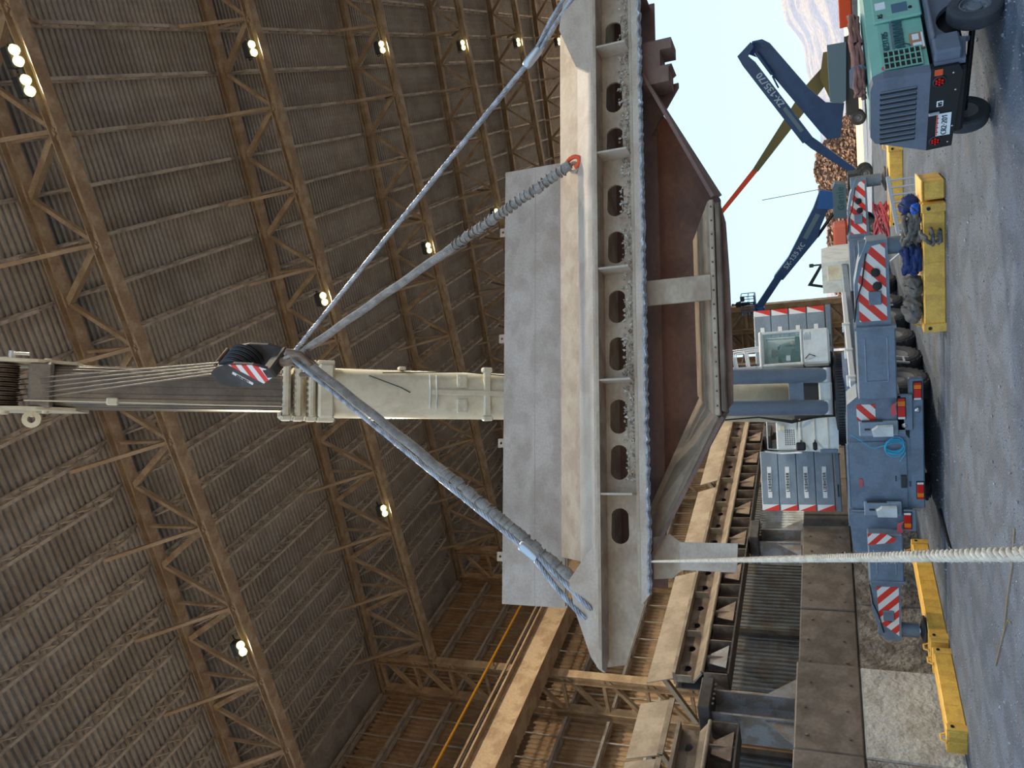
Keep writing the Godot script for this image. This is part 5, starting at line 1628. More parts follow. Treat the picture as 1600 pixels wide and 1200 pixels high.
func figure(bones: Array, cell: float) -> MB:   # tapered capsules blended into one skin, meshed as surface nets
	var lo := Vector3(1e9, 1e9, 1e9)
	var hi := -lo
	for b in bones:
		for i in 2:
			var r: float = maxf(b[2], b[3]) + cell * 2
			lo = lo.min(b[i] - Vector3(r, r, r))
			hi = hi.max(b[i] + Vector3(r, r, r))
	var n := Vector3i(((hi - lo) / cell).ceil()) + Vector3i(2, 2, 2)
	var f := PackedFloat32Array()
	f.resize(n.x * n.y * n.z)
	var k := cell * 1.4
	for z in n.z:
		for y in n.y:
			for x in n.x:
				var p := lo + Vector3(x, y, z) * cell
				var d := 1e9
				for b in bones:
					var ab: Vector3 = b[1] - b[0]
					var t := clampf((p - b[0]).dot(ab) / maxf(ab.length_squared(), 1e-9), 0, 1)
					var e: float = p.distance_to(b[0] + ab * t) - lerpf(b[2], b[3], t)
					var h := maxf(k - absf(d - e), 0.0) / k
					d = minf(d, e) - h * h * k * 0.25
				f[(z * n.y + y) * n.x + x] = d
	var vid := {}
	var pts := []
	for z in n.z - 1:
		for y in n.y - 1:
			for x in n.x - 1:
				var sum := Vector3.ZERO
				var cnt := 0
				for e in [[0, 1], [0, 2], [0, 4], [1, 3], [1, 5], [2, 3], [2, 6], [3, 7], [4, 5], [4, 6], [5, 7], [6, 7]]:
					var ca := Vector3i(e[0] & 1, (e[0] >> 1) & 1, e[0] >> 2)
					var cb := Vector3i(e[1] & 1, (e[1] >> 1) & 1, e[1] >> 2)
					var fa := f[((z + ca.z) * n.y + y + ca.y) * n.x + x + ca.x]
					var fb := f[((z + cb.z) * n.y + y + cb.y) * n.x + x + cb.x]
					if (fa < 0) != (fb < 0):
						sum += Vector3(ca).lerp(Vector3(cb), fa / (fa - fb))
						cnt += 1
				if cnt:
					vid[Vector3i(x, y, z)] = pts.size()
					pts.append(lo + (Vector3(x, y, z) + sum / cnt) * cell)
	var mb := MB.new()
	mb.g = 1
	for c in vid:
		for axis in 3:
			var u := Vector3i.ZERO
			u[axis] = 1
			var p: Vector3i = c
			var f0 := f[(p.z * n.y + p.y) * n.x + p.x]
			var q := p + u
			if q.x >= n.x or q.y >= n.y or q.z >= n.z: continue
			var f1 := f[(q.z * n.y + q.y) * n.x + q.x]
			if (f0 < 0) == (f1 < 0): continue
			var s := Vector3i.ZERO
			var t := Vector3i.ZERO
			s[(axis + 1) % 3] = 1
			t[(axis + 2) % 3] = 1
			if not (vid.has(p - s) and vid.has(p - t) and vid.has(p - s - t)): continue
			var a: Vector3 = pts[vid[p - s - t]]
			var b: Vector3 = pts[vid[p - t]]
			var cc: Vector3 = pts[vid[p]]
			var d: Vector3 = pts[vid[p - s]]
			if f0 < 0: mb.quad(a, b, cc, d)
			else: mb.quad(d, cc, b, a)
	return mb

func boom(cr: Node3D):
	var Q := Vector3(-8.81, 3.52, -20.5)
	var T := v(-3.0, 16.08, 9.24)
	var k := (T - Q).normalized()
	var B := Basis(SS, k, SS.cross(k))     # x across, y along the boom, z the underside that faces the camera
	var f := Transform3D(B, Q - CR)
	var L := Q.distance_to(T)
	var oval := func(w: float, h: float, y: float, n := 20) -> Array:
		var out := []
		for i in n:
			var a := TAU * i / n
			var c := cos(a)
			var s := sin(a)
			out.append(Vector3(signf(c) * pow(absf(c), 0.7) * w / 2, y, signf(s) * pow(absf(s), 0.7) * h / 2))
		return out
	var shell := func(w: float, h: float, y0: float, y1: float) -> MB:
		var m := MB.new(f)
		var a: Array = oval.call(w, h, y0)
		var b: Array = oval.call(w, h, y1)
		m.g = 1
		for i in a.size():
			var j := (i + 1) % a.size()
			m.quad(a[j], a[i], b[i], b[j])
		m.g = 4294967295
		for i in range(1, a.size() - 1):
			m.tri(a[0], a[i], a[i + 1])
			m.tri(b[0], b[i + 1], b[i])
		return m
	var base := part(cr, "base_boom", shell.call(1.08, 1.25, -0.8, 11.95), M.cream)
	# collars of the nested sections
	var cy := [12.0, 12.3, 12.56, 12.8]
	for i in 4:
		var y: float = cy[i]
		var wd: float = 1.16 - 0.015 * i
		var m := MB.new(f)
		m.cbox(Vector3(0, y + 0.09, 0.0), Vector3(wd, 0.16 if i else 0.34, 1.3 - 0.05 * i), 0.05)
		var col := part(cr, "section_collar", m, M.cream)
		m = MB.new(f)
		for s in [-1, 1]: m.cbox(Vector3((wd / 2 + 0.02) * s, y + 0.09, 0.45), Vector3(0.1, 0.2 if i else 0.36, 0.3), 0.02)
		part(col, "collar_lug", m, M.cream)
		m = MB.new(f)
		for j in 9: m.box(Vector3(-0.5 + j * 0.125, y + 0.19, 0.6), Vector3(0.07, 0.03, 0.03))
		part(col, "wear_pad", m, M.dusty)
	# sheet-metal brackets on the underside
	for y in [6.9, 8.5]:
		var m := MB.new(f)
		m.cbox(Vector3(0, y, 0.62), Vector3(1.14, 0.16, 0.1), 0.02)
		for s in [-1, 1]: m.cbox(Vector3(0.55 * s, y, 0.62), Vector3(0.12, 0.24, 0.16), 0.03)
		part(base, "cross_bracket", m, M.cream)
	var m2 := MB.new(f)
	m2.cbox(Vector3(0.02, 8.1, 0.65), Vector3(0.12, 3.4, 0.06), 0.015)
	part(base, "cable_duct", m2, M.cream)
	for s in [-1, 1]:
		m2 = MB.new(f)
		m2.cbox(Vector3(0.28 * s, 9.1, 0.635), Vector3(0.3, 0.24, 0.05), 0.01)
		for a in 4: m2.lathe([Vector2(0.02, 0), Vector2(0.02, 0.03), Vector2(0, 0.03)], Vector3(0.28 * s + 0.08 * (1 if a & 1 else -1), 9.1 + 0.06 * (1 if a & 2 else -1), 0.66), Vector3.BACK, 6)
		part(base, "bolted_pad", m2, M.cream)
	m2 = MB.new(f)
	m2.cbox(Vector3(0, 5.9, 0.63), Vector3(1.1, 0.3, 0.08), 0.015)
	part(base, "end_plate", m2, M.cream)
	for j in 2:
		m2 = MB.new(f)
		m2.tube([Vector3(-0.35, 9.7 + 0.15 * j, 0.64), Vector3(0.0, 9.7 + 0.15 * j, 0.68), Vector3(0.4, 9.7 + 0.15 * j, 0.64)], 0.018, 6)
		part(base, "pipe", m2, M.white)
	for q in [[Vector3(0.35, 11.2, 0.62), Vector3(0.2, 10.8, 0.68), Vector3(0.1, 10.5, 0.66), Vector3(0.0, 10.3, 0.64)], [Vector3(0.42, 10.9, 0.6), Vector3(0.5, 9.0, 0.55), Vector3(0.4, 7.4, 0.62), Vector3(0.1, 6.2, 0.66)], [Vector3(-0.3, 6.9, 0.63), Vector3(-0.1, 6.4, 0.68), Vector3(-0.3, 6.0, 0.66), Vector3(-0.45, 5.6, 0.6)]]:
		m2 = MB.new(f)
		m2.tube(q, 0.012, 6)
		part(base, "cable", m2, M.dgray)
	for q in [[0.56, 10.4], [0.56, 7.7], [-0.56, 11.0]]:
		m2 = MB.new(f)
		m2.cbox(Vector3(q[0], q[1], 0.3), Vector3(0.08, 0.16, 0.2), 0.02)
		part(base, "rope_guide", m2, M.cream)
	m2 = MB.new(f)
	m2.cbox(Vector3(-0.05, 3.6, 0.63), Vector3(0.26, 0.3, 0.03), 0.01)
	part(base, "access_cover", m2, M.dgray)
	# telescoped tube: rope reflections along it are shaped as thin ribs
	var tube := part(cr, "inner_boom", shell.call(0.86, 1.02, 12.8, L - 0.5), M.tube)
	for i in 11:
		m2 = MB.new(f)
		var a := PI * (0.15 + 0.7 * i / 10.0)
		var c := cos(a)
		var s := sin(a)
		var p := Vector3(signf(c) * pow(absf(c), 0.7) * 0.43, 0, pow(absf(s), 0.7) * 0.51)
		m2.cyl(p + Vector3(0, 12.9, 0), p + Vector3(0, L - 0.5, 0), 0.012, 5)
		part(tube, "reflection_rib", m2, M.tube)
	# head: cheeks, sheaves, rollers
	for s in [-1, 1]:
		m2 = MB.new(f)
		m2.prism([Vector2(L - 1.25, -0.35), Vector2(L - 0.8, -0.5), Vector2(L + 0.1, -0.45), Vector2(L + 0.45, -0.1), Vector2(L + 0.42, 0.42), Vector2(L + 0.1, 0.68), Vector2(L - 0.5, 0.62), Vector2(L - 1.1, 0.3)], Vector3(0.44 * s - 0.03, 0, 0), Vector3.UP, Vector3.BACK, 0.06)
		var hp := part(cr, "head_cheek", m2, M.cream)
		m2 = MB.new(f)
		m2.lathe([Vector2(0.1, 0), Vector2(0.1, 0.06), Vector2(0.04, 0.07), Vector2(0, 0.07)], Vector3(0.47 * s, L + 0.1, 0.2), Vector3(s, 0, 0), 16)
		m2.lathe([Vector2(0.06, 0), Vector2(0.06, 0.05), Vector2(0, 0.05)], Vector3(0.47 * s, L - 0.6, 0.3), Vector3(s, 0, 0), 12)
		part(hp, "pin_boss", m2, M.cream)
	m2 = MB.new(f)
	m2.lathe([Vector2(0.07, -0.04), Vector2(0.16, -0.04), Vector2(0.16, 0.04), Vector2(0.07, 0.04), Vector2(0.07, -0.04)], Vector3(-0.62, L - 0.35, 0.1), Vector3.BACK, 16)
	m2.cbar(Vector3(-0.45, L - 0.35, 0.1), Vector3(-0.58, L - 0.35, 0.1), 0.1, 0.06, 0.01)
	part(cr, "jib_lug", m2, M.cream)
	for i in 9:
		m2 = MB.new(f)
		m2.lathe([Vector2(0.05, -0.028), Vector2(0.27, -0.03), Vector2(0.29, -0.02), Vector2(0.25, 0.0), Vector2(0.29, 0.02), Vector2(0.27, 0.03), Vector2(0.05, 0.028)], Vector3(-0.34 + i * 0.085, L + 0.12, 0.3), Vector3.RIGHT, 24)
		part(cr, "head_sheave", m2, M.dusty)
	m2 = MB.new(f)
	m2.cyl(Vector3(-0.44, L + 0.12, 0.3), Vector3(0.44, L + 0.12, 0.3), 0.06, 12)
	part(cr, "head_shaft", m2, M.darksteel)
	m2 = MB.new(f)
	m2.cyl(Vector3(-0.46, L + 0.44, 0.45), Vector3(0.46, L + 0.44, 0.45), 0.025, 8)
	part(cr, "rope_roller", m2, M.cream)
	m2 = MB.new(f)
	m2.cbox(Vector3(0, L - 0.55, 0.35), Vector3(0.86, 0.4, 0.5), 0.05)
	part(cr, "head_block", m2, M.tube)
	m2 = MB.new(f)
	m2.cyl(Vector3(0.5, L + 0.0, 0.2), Vector3(0.66, L + 0.0, 0.2), 0.06, 12)
	m2.cyl(Vector3(0.6, L - 0.05, 0.3), Vector3(0.6, L - 0.3, 0.3), 0.03, 8)
	part(cr, "anemometer", m2, M.alu)
	m2 = MB.new(f)
	m2.cyl(Vector3(-0.35, 12.9, 0.66), Vector3(-0.3, L - 0.3, 0.62), 0.014, 6)
	m2.cbox(Vector3(-0.3, L - 1.75, 0.64), Vector3(0.14, 0.2, 0.1), 0.02)
	part(cr, "limit_switch_cord", m2, M.cream)

# ---------------------------------------------------------------- things on the ground
func mat_beam(a: Vector3, b: Vector3, w: float, h: float, label: String):
	var th := thing("outrigger_mat", label, "outrigger mat", (a + b) / 2, "yellow outrigger mats")
	var o := at(Vector3.ZERO, th.position)
	var up := Vector3(0, h / 2, 0)
	var dir := (b - a).normalized()
	var side := Vector3.UP.cross(dir).normalized()
	for s in [-1, 1]:
		var off: Vector3 = side * (w / 4) * s
		var mb := MB.new(o)
		mb.cbar(a + off + up, b + off + up, w / 2 - 0.02, h, 0.015)
		part(th, "beam", mb, M.yellow)
	for f in [0.04, 0.96]:
		var c := a.lerp(b, f)
		var mb := MB.new(o)
		mb.cbox(c + up, Vector3(w + 0.05, h + 0.04, 0.14), 0.012, MB.new().frame(a, b))
		var cl := part(th, "end_clamp", mb, M.yellow)
		mb = MB.new(o)
		for s in [-1, 1]:
			mb.lathe([Vector2(0.03, 0), Vector2(0.03, 0.012), Vector2(0, 0.012)], c + Vector3(0, h * 0.75, 0) + side * (w / 2 + 0.026) * s, side * s, 10)
		part(cl, "pin", mb, M.black)
		mb = MB.new(o)
		mb.tube([c + Vector3(0, h + 0.02, 0) - dir * 0.1, c + Vector3(0, h + 0.1, 0) - dir * 0.06, c + Vector3(0, h + 0.1, 0) + dir * 0.06, c + Vector3(0, h + 0.02, 0) + dir * 0.1], 0.018, 6)
		part(cl, "handle", mb, M.yellow)
	for s in [-1, 1]:
		var mb := MB.new(o)
		for f in [0.3, 0.55, 0.8]:
			mb.cbar(a.lerp(b, f) + up + side * (w / 2 - 0.008) * s - Vector3(0, h * 0.3, 0), a.lerp(b, f) + up + side * (w / 2 - 0.008) * s + Vector3(0, h * 0.3, 0), 0.012, 0.012, 0.002)
		part(th, "weld_seam", mb, M.yellow)

func tangle(called: String, label: String, cat: String, c: Vector3, ext: Vector3, n: int, r: float, m: Material, group := ""):
	var th := thing(called, label, cat, c - Vector3(0, ext.y, 0), group)
	var lo := r
	for i in n:
		var pts := []
		var ph := rng.randf() * TAU
		var yy := lo + (2.0 * ext.y - 2 * r) * i / maxf(1, n - 1)
		var k1 := rng.randf_range(0.7, 1.0)
		for j in 14:
			var a := ph + TAU * j / 12.0
			pts.append(Vector3(cos(a) * ext.x * k1 + rng.randf_range(-0.05, 0.05), yy + rng.randf_range(-0.02, 0.02), sin(a) * ext.z * k1 + rng.randf_range(-0.03, 0.03)))
		var tilt := Basis(Vector3(rng.randf_range(-1, 1), 0.15, rng.randf_range(-1, 1)).normalized(), rng.randf_range(0.1, 0.75))
		var mid := Vector3(0, yy, 0)
		for j in pts.size():
			var q: Vector3 = mid + tilt * (pts[j] - mid)
			q.y = clampf(q.y, r, 2.2 * ext.y)
			pts[j] = q + Vector3(rng.randf_range(-0.02, 0.02), 0, 0)
		var mb := MB.new()
		mb.tube(pts, r, 7)
		part(th, "loop", mb, m)

func cloth_heap(label: String, c: Vector3, ext: Vector3, sd: int, m: Material):
	var th := thing("canvas_bundle", label, "bundle", c - Vector3(0, ext.y, 0), "canvas bundles")
	var n := FastNoiseLite.new()
	n.seed = sd
	n.frequency = 0.9
	n.fractal_type = FastNoiseLite.FRACTAL_RIDGED
	var mb := MB.new()
	mb.g = 1
	var P := func(i: int, j: int) -> Vector3:
		var a := TAU * i / 28.0
		var b := PI * j / 16.0
		var d := Vector3(cos(a) * sin(b), cos(b), sin(a) * sin(b))
		var k := 0.8 + 0.42 * n.get_noise_3dv(d * 1.9)
		var p := d * k * ext
		p.y = maxf(p.y, -ext.y * 0.8)
		return p + Vector3(0, ext.y * 0.8, 0)
	for i in 28:
		for j in 16:
			mb.quad(P.call(i, j), P.call(i, j + 1), P.call(i + 1, j + 1), P.call(i + 1, j))
	part(th, "canvas", mb, m)
	mb = MB.new()
	for q in [0.1]:
		var ring := []
		for k in 17:
			var a := TAU * k / 16.0
			ring.append(Vector3(ext.x * q + 0.03 * sin(a * 3), ext.y * 0.82 + cos(a) * ext.y * 0.9, sin(a) * ext.z * 0.93))
		mb.tube(ring, 0.012, 5, false)
	part(th, "tie_cord", mb, M.dgray)

func ground_things():
	mat_beam(v(-4.8, 0, 14.3), v(-2.62, 0, 14.3), 0.9, 0.32, "yellow steel mat under the rear outrigger beside the canvas bundles")
	mat_beam(v(-4.45, 0, 21.6), v(-2.45, 0, 21.4), 0.8, 0.3, "yellow steel mat under the front outrigger behind the ladder")
	mat_beam(v(-11.35, 0, 13.75), v(-11.3, 0, 17.3), 0.55, 0.33, "yellow steel mat under the jack foot beside the pedestal wall")
	mat_beam(v(-11.45, 0, 11.6), v(-11.35, 0, 13.6), 0.5, 0.30, "yellow steel mat ending against the pale concrete block")
	var eb := thing("steel_block", "pale yellow capped steel block at the end of a mat", "block", v(-2.42, 0, 14.2))
	var mb := MB.new()
	mb.cbox(Vector3(0, 0.16, 0), Vector3(0.3, 0.32, 0.8), 0.03)
	part(eb, "body", mb, M.yellow)
	mb = MB.new()
	mb.cbox(Vector3(0, 0.33, 0), Vector3(0.34, 0.03, 0.84), 0.01)
	part(eb, "cover_plate", mb, M.yellow)
	cloth_heap("tied grey canvas bundle on the mat, next to the mat's end clamp", v(-4.42, 0.50, 14.12), Vector3(0.26, 0.17, 0.22), 3, M.tarp)
	cloth_heap("slumped grey canvas bundle on the mat, between tied bundle and blue slings", v(-4.02, 0.48, 14.05), Vector3(0.2, 0.15, 0.18), 8, M.tarp)
	tangle("sling_coil", "heap of dark blue round slings on the mat", "sling heap", v(-3.56, 0.47, 13.99), Vector3(0.24, 0.14, 0.09), 8, 0.04, M.bluesling)
	tangle("hose_coil", "heap of grey hoses on the mat beside the blue slings", "hose heap", v(-3.02, 0.46, 13.99), Vector3(0.24, 0.13, 0.08), 8, 0.035, M.tarp)
	tangle("hose_coil", "grey hose loop hanging over the front of the yellow mat", "hose", v(-3.15, 0.2, 13.71), Vector3(0.1, 0.14, 0.03), 3, 0.03, M.tarp)
	cloth_heap("dark blue jacket heap beside the pale yellow block's end", v(-2.72, 0.50, 14.3), Vector3(0.2, 0.16, 0.16), 14, M.bluesling)
	cloth_heap("bright blue tarp scrap lying on the mat near grey hoses", v(-2.72, 0.42, 14.0), Vector3(0.1, 0.08, 0.09), 19, M.brightblue)
	# ladder on edge
	var ld := thing("ladder", "aluminium ladder lying on its side behind the yellow mat", "ladder", v(-3.1, 0.0, 17.0))
	mb = MB.new(at(Vector3.ZERO, ld.position))
	mb.cbar(v(-2.6, 0.6, 17.0), v(-3.75, 0.44, 17.0), 0.03, 0.08, 0.008)
	part(ld, "rail", mb, M.alu)
	mb = MB.new(at(Vector3.ZERO, ld.position))
	mb.cbar(v(-2.6, 0.1, 16.95), v(-3.75, 0.06, 16.95), 0.03, 0.08, 0.008)
	part(ld, "rail", mb, M.alu)
	for i in 8:
		var x := -2.68 - 0.145 * i
		mb = MB.new(at(Vector3.ZERO, ld.position))
		mb.cyl(v(x, 0.07, 16.97), v(x, 0.58 - 0.02 * i, 17.0), 0.02, 8)
		part(ld, "rung", mb, M.alu)
	var sb := thing("step_stool", "dark box with white trim standing past the ladder's end", "box", v(-3.95, 0, 17.0))
	mb = MB.new()
	mb.cbox(Vector3(0, 0.18, 0), Vector3(0.22, 0.36, 0.5), 0.02)
	part(sb, "body", mb, M.dgray)
	mb = MB.new()
	mb.cbox(Vector3(0, 0.38, 0), Vector3(0.26, 0.04, 0.54), 0.01)
	mb.cbar(Vector3(-0.12, 0.4, 0.2), Vector3(-0.3, 0.62, 0.2), 0.05, 0.03, 0.008)
	part(sb, "trim", mb, M.alu)
	tangle("red_hose", "tangle of thin red hoses under the front outrigger beam", "hose heap", v(-4.35, 0.47, 21.45), Vector3(0.5, 0.16, 0.12), 8, 0.022, M.pinkrope)
	# cyan cord hung on the crane's rear panel
	var cc := thing("cord_coil", "bright cyan cord coil hung on the crane's grey rear panel", "cord", v(-7.2, 0.62, 14.38))
	for i in 7:
		var pts := []
		var a0 := rng.randf() * 0.5
		for k in 15:
			var a := TAU * k / 14.0
			pts.append(Vector3(0.03 * (i % 3) + cos(a + a0) * (0.10 + 0.014 * i), 0.18 + sin(a) * (0.15 + 0.008 * (i % 4)), 0.01 * i * 0.5))
		mb = MB.new()
		mb.tube(pts, 0.008, 5, false)
		part(cc, "loop", mb, M.cyan)
	mb = MB.new()
	mb.tube([Vector3(0.3, 0.96, -0.02), Vector3(0.2, 0.8, 0.0), Vector3(0.02, 0.6, 0.01), Vector3(0.0, 0.5, 0.01), Vector3(0.06, 0.34, 0.02)], 0.008, 6)
	mb.tube([Vector3(0.0, 0.06, 0.01), Vector3(-0.12, 0.0, 0.0), Vector3(-0.3, 0.1, 0.0)], 0.008, 6)
	part(cc, "loose_end", mb, M.cyan)
	var st := thing("rubber_strap", "black rubber strap lying on the ground below the crane's tail", "strap", v(-8.73, 0, 14.1))
	mb = MB.new()
	mb.tube([Vector3(0.02, 0.02, -0.6), Vector3(0, 0.025, -0.1), Vector3(-0.02, 0.02, 0.4), Vector3(0.03, 0.02, 0.9)], 0.03, 6)
	part(st, "strap", mb, M.blackrub)
	var tw := thing("twig", "thin dry twig on the asphalt near the white rope", "twig", v(-7.0, 0, 8.9))
	mb = MB.new()
	mb.tube([Vector3(-0.9, 0.012, -0.5), Vector3(-0.5, 0.015, -0.3), Vector3(0, 0.012, -0.05), Vector3(0.6, 0.014, 0.1), Vector3(1.2, 0.012, 0.3), Vector3(1.7, 0.012, 0.35)], 0.008, 5)
	mb.tube([Vector3(0, 0.012, -0.05), Vector3(0.3, 0.014, 0.12), Vector3(0.4, 0.012, 0.3)], 0.006, 5)
	part(tw, "stem", mb, M.twig)

# ---------------------------------------------------------------- towed compressor at the right
func compressor():
	var bs := Basis(Vector3(0.84, 0, 0.5426), Vector3.UP, Vector3(-0.5426, 0, 0.84))
	var th := thing("air_compressor", "teal green towed air compressor with dark louvred rear and plate", "compressor", v(-0.58, 0, 9.89), "", bs)
	var idx := Transform3D.IDENTITY
	var P := func(l: float, y: float, f: float) -> Vector3: return Vector3(l, y, -f)
	# canopy
	var mb := MB.new()
	mb.prism([Vector2(-0.40, 0.7), Vector2(0.55, 0.7), Vector2(0.57, 1.12), Vector2(0.53, 1.22), Vector2(0.45, 1.25), Vector2(-0.1, 1.25), Vector2(-0.2, 1.2)], P.call(0, 0, 1.5), Vector3.RIGHT, Vector3.UP, 1.98)
	var can := part(th, "canopy", mb, M.green)
	mb = MB.new()
	mb.prism([Vector2(-0.41, 0.7), Vector2(0.56, 0.7), Vector2(0.58, 1.12), Vector2(0.54, 1.22), Vector2(0.46, 1.245), Vector2(-0.12, 1.245), Vector2(-0.21, 1.2)], P.call(0, 0, -0.48), Vector3.RIGHT, Vector3.UP, 0.12)
	var rp := part(th, "rear_panel", mb, M.compgray)
	for i in 11:
		var x := -0.22 + i * 0.062
		mb = MB.new()
		mb.cbox(P.call(x, 0.985, -0.601), Vector3(0.034, 0.34, 0.012), 0.01)
		part(rp, "louvre_slot", mb, M.black)
		mb = MB.new()
		mb.cbar(P.call(x + 0.022, 0.82, -0.606), P.call(x + 0.022, 1.15, -0.606), 0.012, 0.02, 0.004)
		part(rp, "louvre_blade", mb, M.compgray)
	mb = MB.new()
	mb.prism([Vector2(-0.42, 0.70), Vector2(-0.40, 0.46), Vector2(0.50, 0.42), Vector2(0.58, 0.46), Vector2(0.58, 0.70)], P.call(0, 0, -0.5), Vector3.RIGHT, Vector3.UP, 0.09)
	var ap := part(th, "rear_apron", mb, M.black)
	for x in [-0.30, 0.43]:
		mb = MB.new()
		mb.lathe([Vector2(0.062, 0), Vector2(0.062, 0.012), Vector2(0.05, 0.016)], P.call(x, 0.62, -0.59), Vector3.BACK, 18)
		var rr := part(ap, "tail_lamp", mb, M.dgray)
		mb = MB.new()
		for k in 7:
			var a := TAU * k / 6.0
			var rad := 0.0 if k == 6 else 0.03
			mb.lathe([Vector2(0.014, 0), Vector2(0.01, 0.01), Vector2(0, 0.012)], P.call(x + cos(a) * rad, 0.62 + sin(a) * rad, -0.606), Vector3.BACK, 8)
		part(rr, "red_lens", mb, M.taillamp)
	mb = MB.new()
	mb.cbox(P.call(0.53, 0.63, -0.595), Vector3(0.07, 0.075, 0.01), 0.004)
	part(ap, "orange_reflector", mb, M.orange)
	mb = MB.new()
	mb.cbox(P.call(-0.1, 0.555, -0.6), Vector3(0.28, 0.135, 0.006), 0.004)
	var pl := part(ap, "licence_plate", mb, M.textwhite)
	text(pl, "CR2·201", 0.05, M.textdark, Transform3D(Basis.IDENTITY, P.call(-0.1, 0.55, -0.606)), false)
	mb = MB.new()
	for i in 9: mb.prism([Vector2(-0.015, 0), Vector2(0.015, 0), Vector2(0.0, -0.02 if i % 2 else -0.01)], P.call(-0.215 + i * 0.029, 0.618, -0.605), Vector3.RIGHT, Vector3.UP, 0.003)
	mb.box(P.call(-0.1, 0.618, -0.603), Vector3(0.26, 0.008, 0.002))
	part(pl, "red_skyline", mb, M.red)
	mb = MB.new()
	mb.cbar(P.call(0.06, 0.70, -0.62), P.call(0.06, 0.6, -0.61), 0.03, 0.02, 0.004)
	part(ap, "latch", mb, M.alu)
	mb = MB.new()
	mb.cbox(P.call(0.16, 0.60, -0.595), Vector3(0.07, 0.06, 0.006), 0.003)
	var sq := part(ap, "serial_sticker", mb, M.textwhite)
	text(sq, "85", 0.035, M.textdark, Transform3D(Basis.IDENTITY, P.call(0.16, 0.6, -0.601)))
	for q in [[-0.34, 0.5], [0.02, 0.5], [0.3, 0.47], [-0.14, 0.47], [0.5, 0.5]]:
		mb = MB.new()
		mb.lathe([Vector2(0.01, 0), Vector2(0.01, 0.006), Vector2(0, 0.008)], P.call(q[0], q[1], -0.59), Vector3.BACK, 8)
		part(ap, "bolt", mb, M.chrome)
	# right side: grille, lettering, door with window, labels
	var sd := Basis(Vector3(0, 0, -1), Vector3.UP, Vector3.RIGHT)
	var S := func(f: float, y: float, x := 0.578) -> Transform3D: return Transform3D(sd, Vector3(x, y, -f))
	mb = MB.new(S.call(-0.31, 0.93, 0.572))
	mb.box(Vector3.ZERO, Vector3(0.3, 0.34, 0.012))
	var gr := part(can, "intake_grille", mb, M.black)
	for i in 4:
		mb = MB.new(S.call(-0.31, 0.93, 0.582))
		mb.box(Vector3(-0.15 + i * 0.1, 0, 0), Vector3(0.012, 0.35, 0.012))
		part(gr, "bar", mb, M.green)
	for i in 8:
		mb = MB.new(S.call(-0.31, 0.93, 0.582))
		mb.box(Vector3(0, -0.17 + i * 0.0486, 0), Vector3(0.31, 0.012, 0.012))
		part(gr, "bar", mb, M.green)
	text(can, "10231705", 0.06, M.textteal, S.call(0.02, 1.06, 0.576), false)
	text(can, "AIRMAN", 0.09, M.textteal, S.call(0.12, 0.93))
	mb = MB.new()
	mb.lathe([Vector2(0.055, 0), Vector2(0.065, 0), Vector2(0.065, 0.006), Vector2(0.055, 0.006)], Vector3(0.574, 0.9, 0.13), Vector3.RIGHT, 24)
	part(can, "emblem_ring", mb, M.textteal)
	mb = MB.new(S.call(-0.13, 0.9, 0.575))
	mb.prism([Vector2(-0.03, -0.03), Vector2(0.0, 0.0), Vector2(-0.01, 0.01), Vector2(0.03, 0.035), Vector2(0.01, 0.005), Vector2(0.02, -0.005)], Vector3.ZERO, Vector3.RIGHT, Vector3.UP, 0.006)
	part(can, "emblem_bolt", mb, M.textteal)
	mb = MB.new(S.call(0.12, 0.995, 0.574))
	mb.box(Vector3.ZERO, Vector3(0.62, 0.02, 0.008))
	part(can, "groove_strip", mb, M.compgray)
	mb = MB.new(S.call(-0.05, 0.775, 0.572))
	mb.cbox(Vector3.ZERO, Vector3(0.28, 0.13, 0.006), 0.003)
	var ws := part(can, "warning_label", mb, plain(Color(0.72, 0.50, 0.36), 0.6))
	mb = MB.new(S.call(-0.05, 0.775, 0.577))
	mb.box(Vector3(0.06, 0.01, 0), Vector3(0.1, 0.06, 0.003))
	mb.box(Vector3(-0.07, 0.0, 0), Vector3(0.06, 0.08, 0.003))
	mb.box(Vector3(0.0, -0.052, 0), Vector3(0.25, 0.018, 0.003))
	part(ws, "white_fields", mb, M.textwhite)
	mb = MB.new(S.call(0.62, 0.92, 0.585))
	mb.cbox(Vector3.ZERO, Vector3(0.5, 0.46, 0.035), 0.012)
	var dr := part(can, "side_door", mb, M.green)
	mb = MB.new(S.call(0.56, 0.89, 0.605))
	mb.cbox(Vector3.ZERO, Vector3(0.17, 0.15, 0.006), 0.02)
	part(dr, "gauge_window", mb, M.bluegray)
	mb = MB.new(S.call(0.52, 0.79, 0.605))
	mb.lathe([Vector2(0.02, 0), Vector2(0.016, 0.012), Vector2(0, 0.012)], Vector3.ZERO, Vector3.BACK, 12)
	part(dr, "door_lock", mb, M.black)
	text(dr, "AS", 0.05, M.textdark, S.call(0.46, 1.08, 0.604))
	mb = MB.new(S.call(0.66, 1.07, 0.604))
	mb.box(Vector3.ZERO, Vector3(0.13, 0.1, 0.004))
	part(dr, "white_sticker", mb, M.textwhite)
	mb = MB.new(S.call(-0.42, 1.1, 0.572))
	mb.lathe([Vector2(0.03, 0), Vector2(0.03, 0.006), Vector2(0, 0.006)], Vector3.ZERO, Vector3.BACK, 14)
	part(can, "pink_sticker", mb, M.pinkrope)
	# fender, wheels, axle, draw frame
	mb = MB.new()
	var arc := []
	for k in 13:
		var a := PI * k / 12.0
		arc.append(Vector2(-0.1 + cos(a) * -0.36, 0.28 + sin(a) * 0.33))
	var outl := [Vector2(-0.72, 0.42), Vector2(-0.72, 0.68), Vector2(0.6, 0.68), Vector2(0.6, 0.4)]
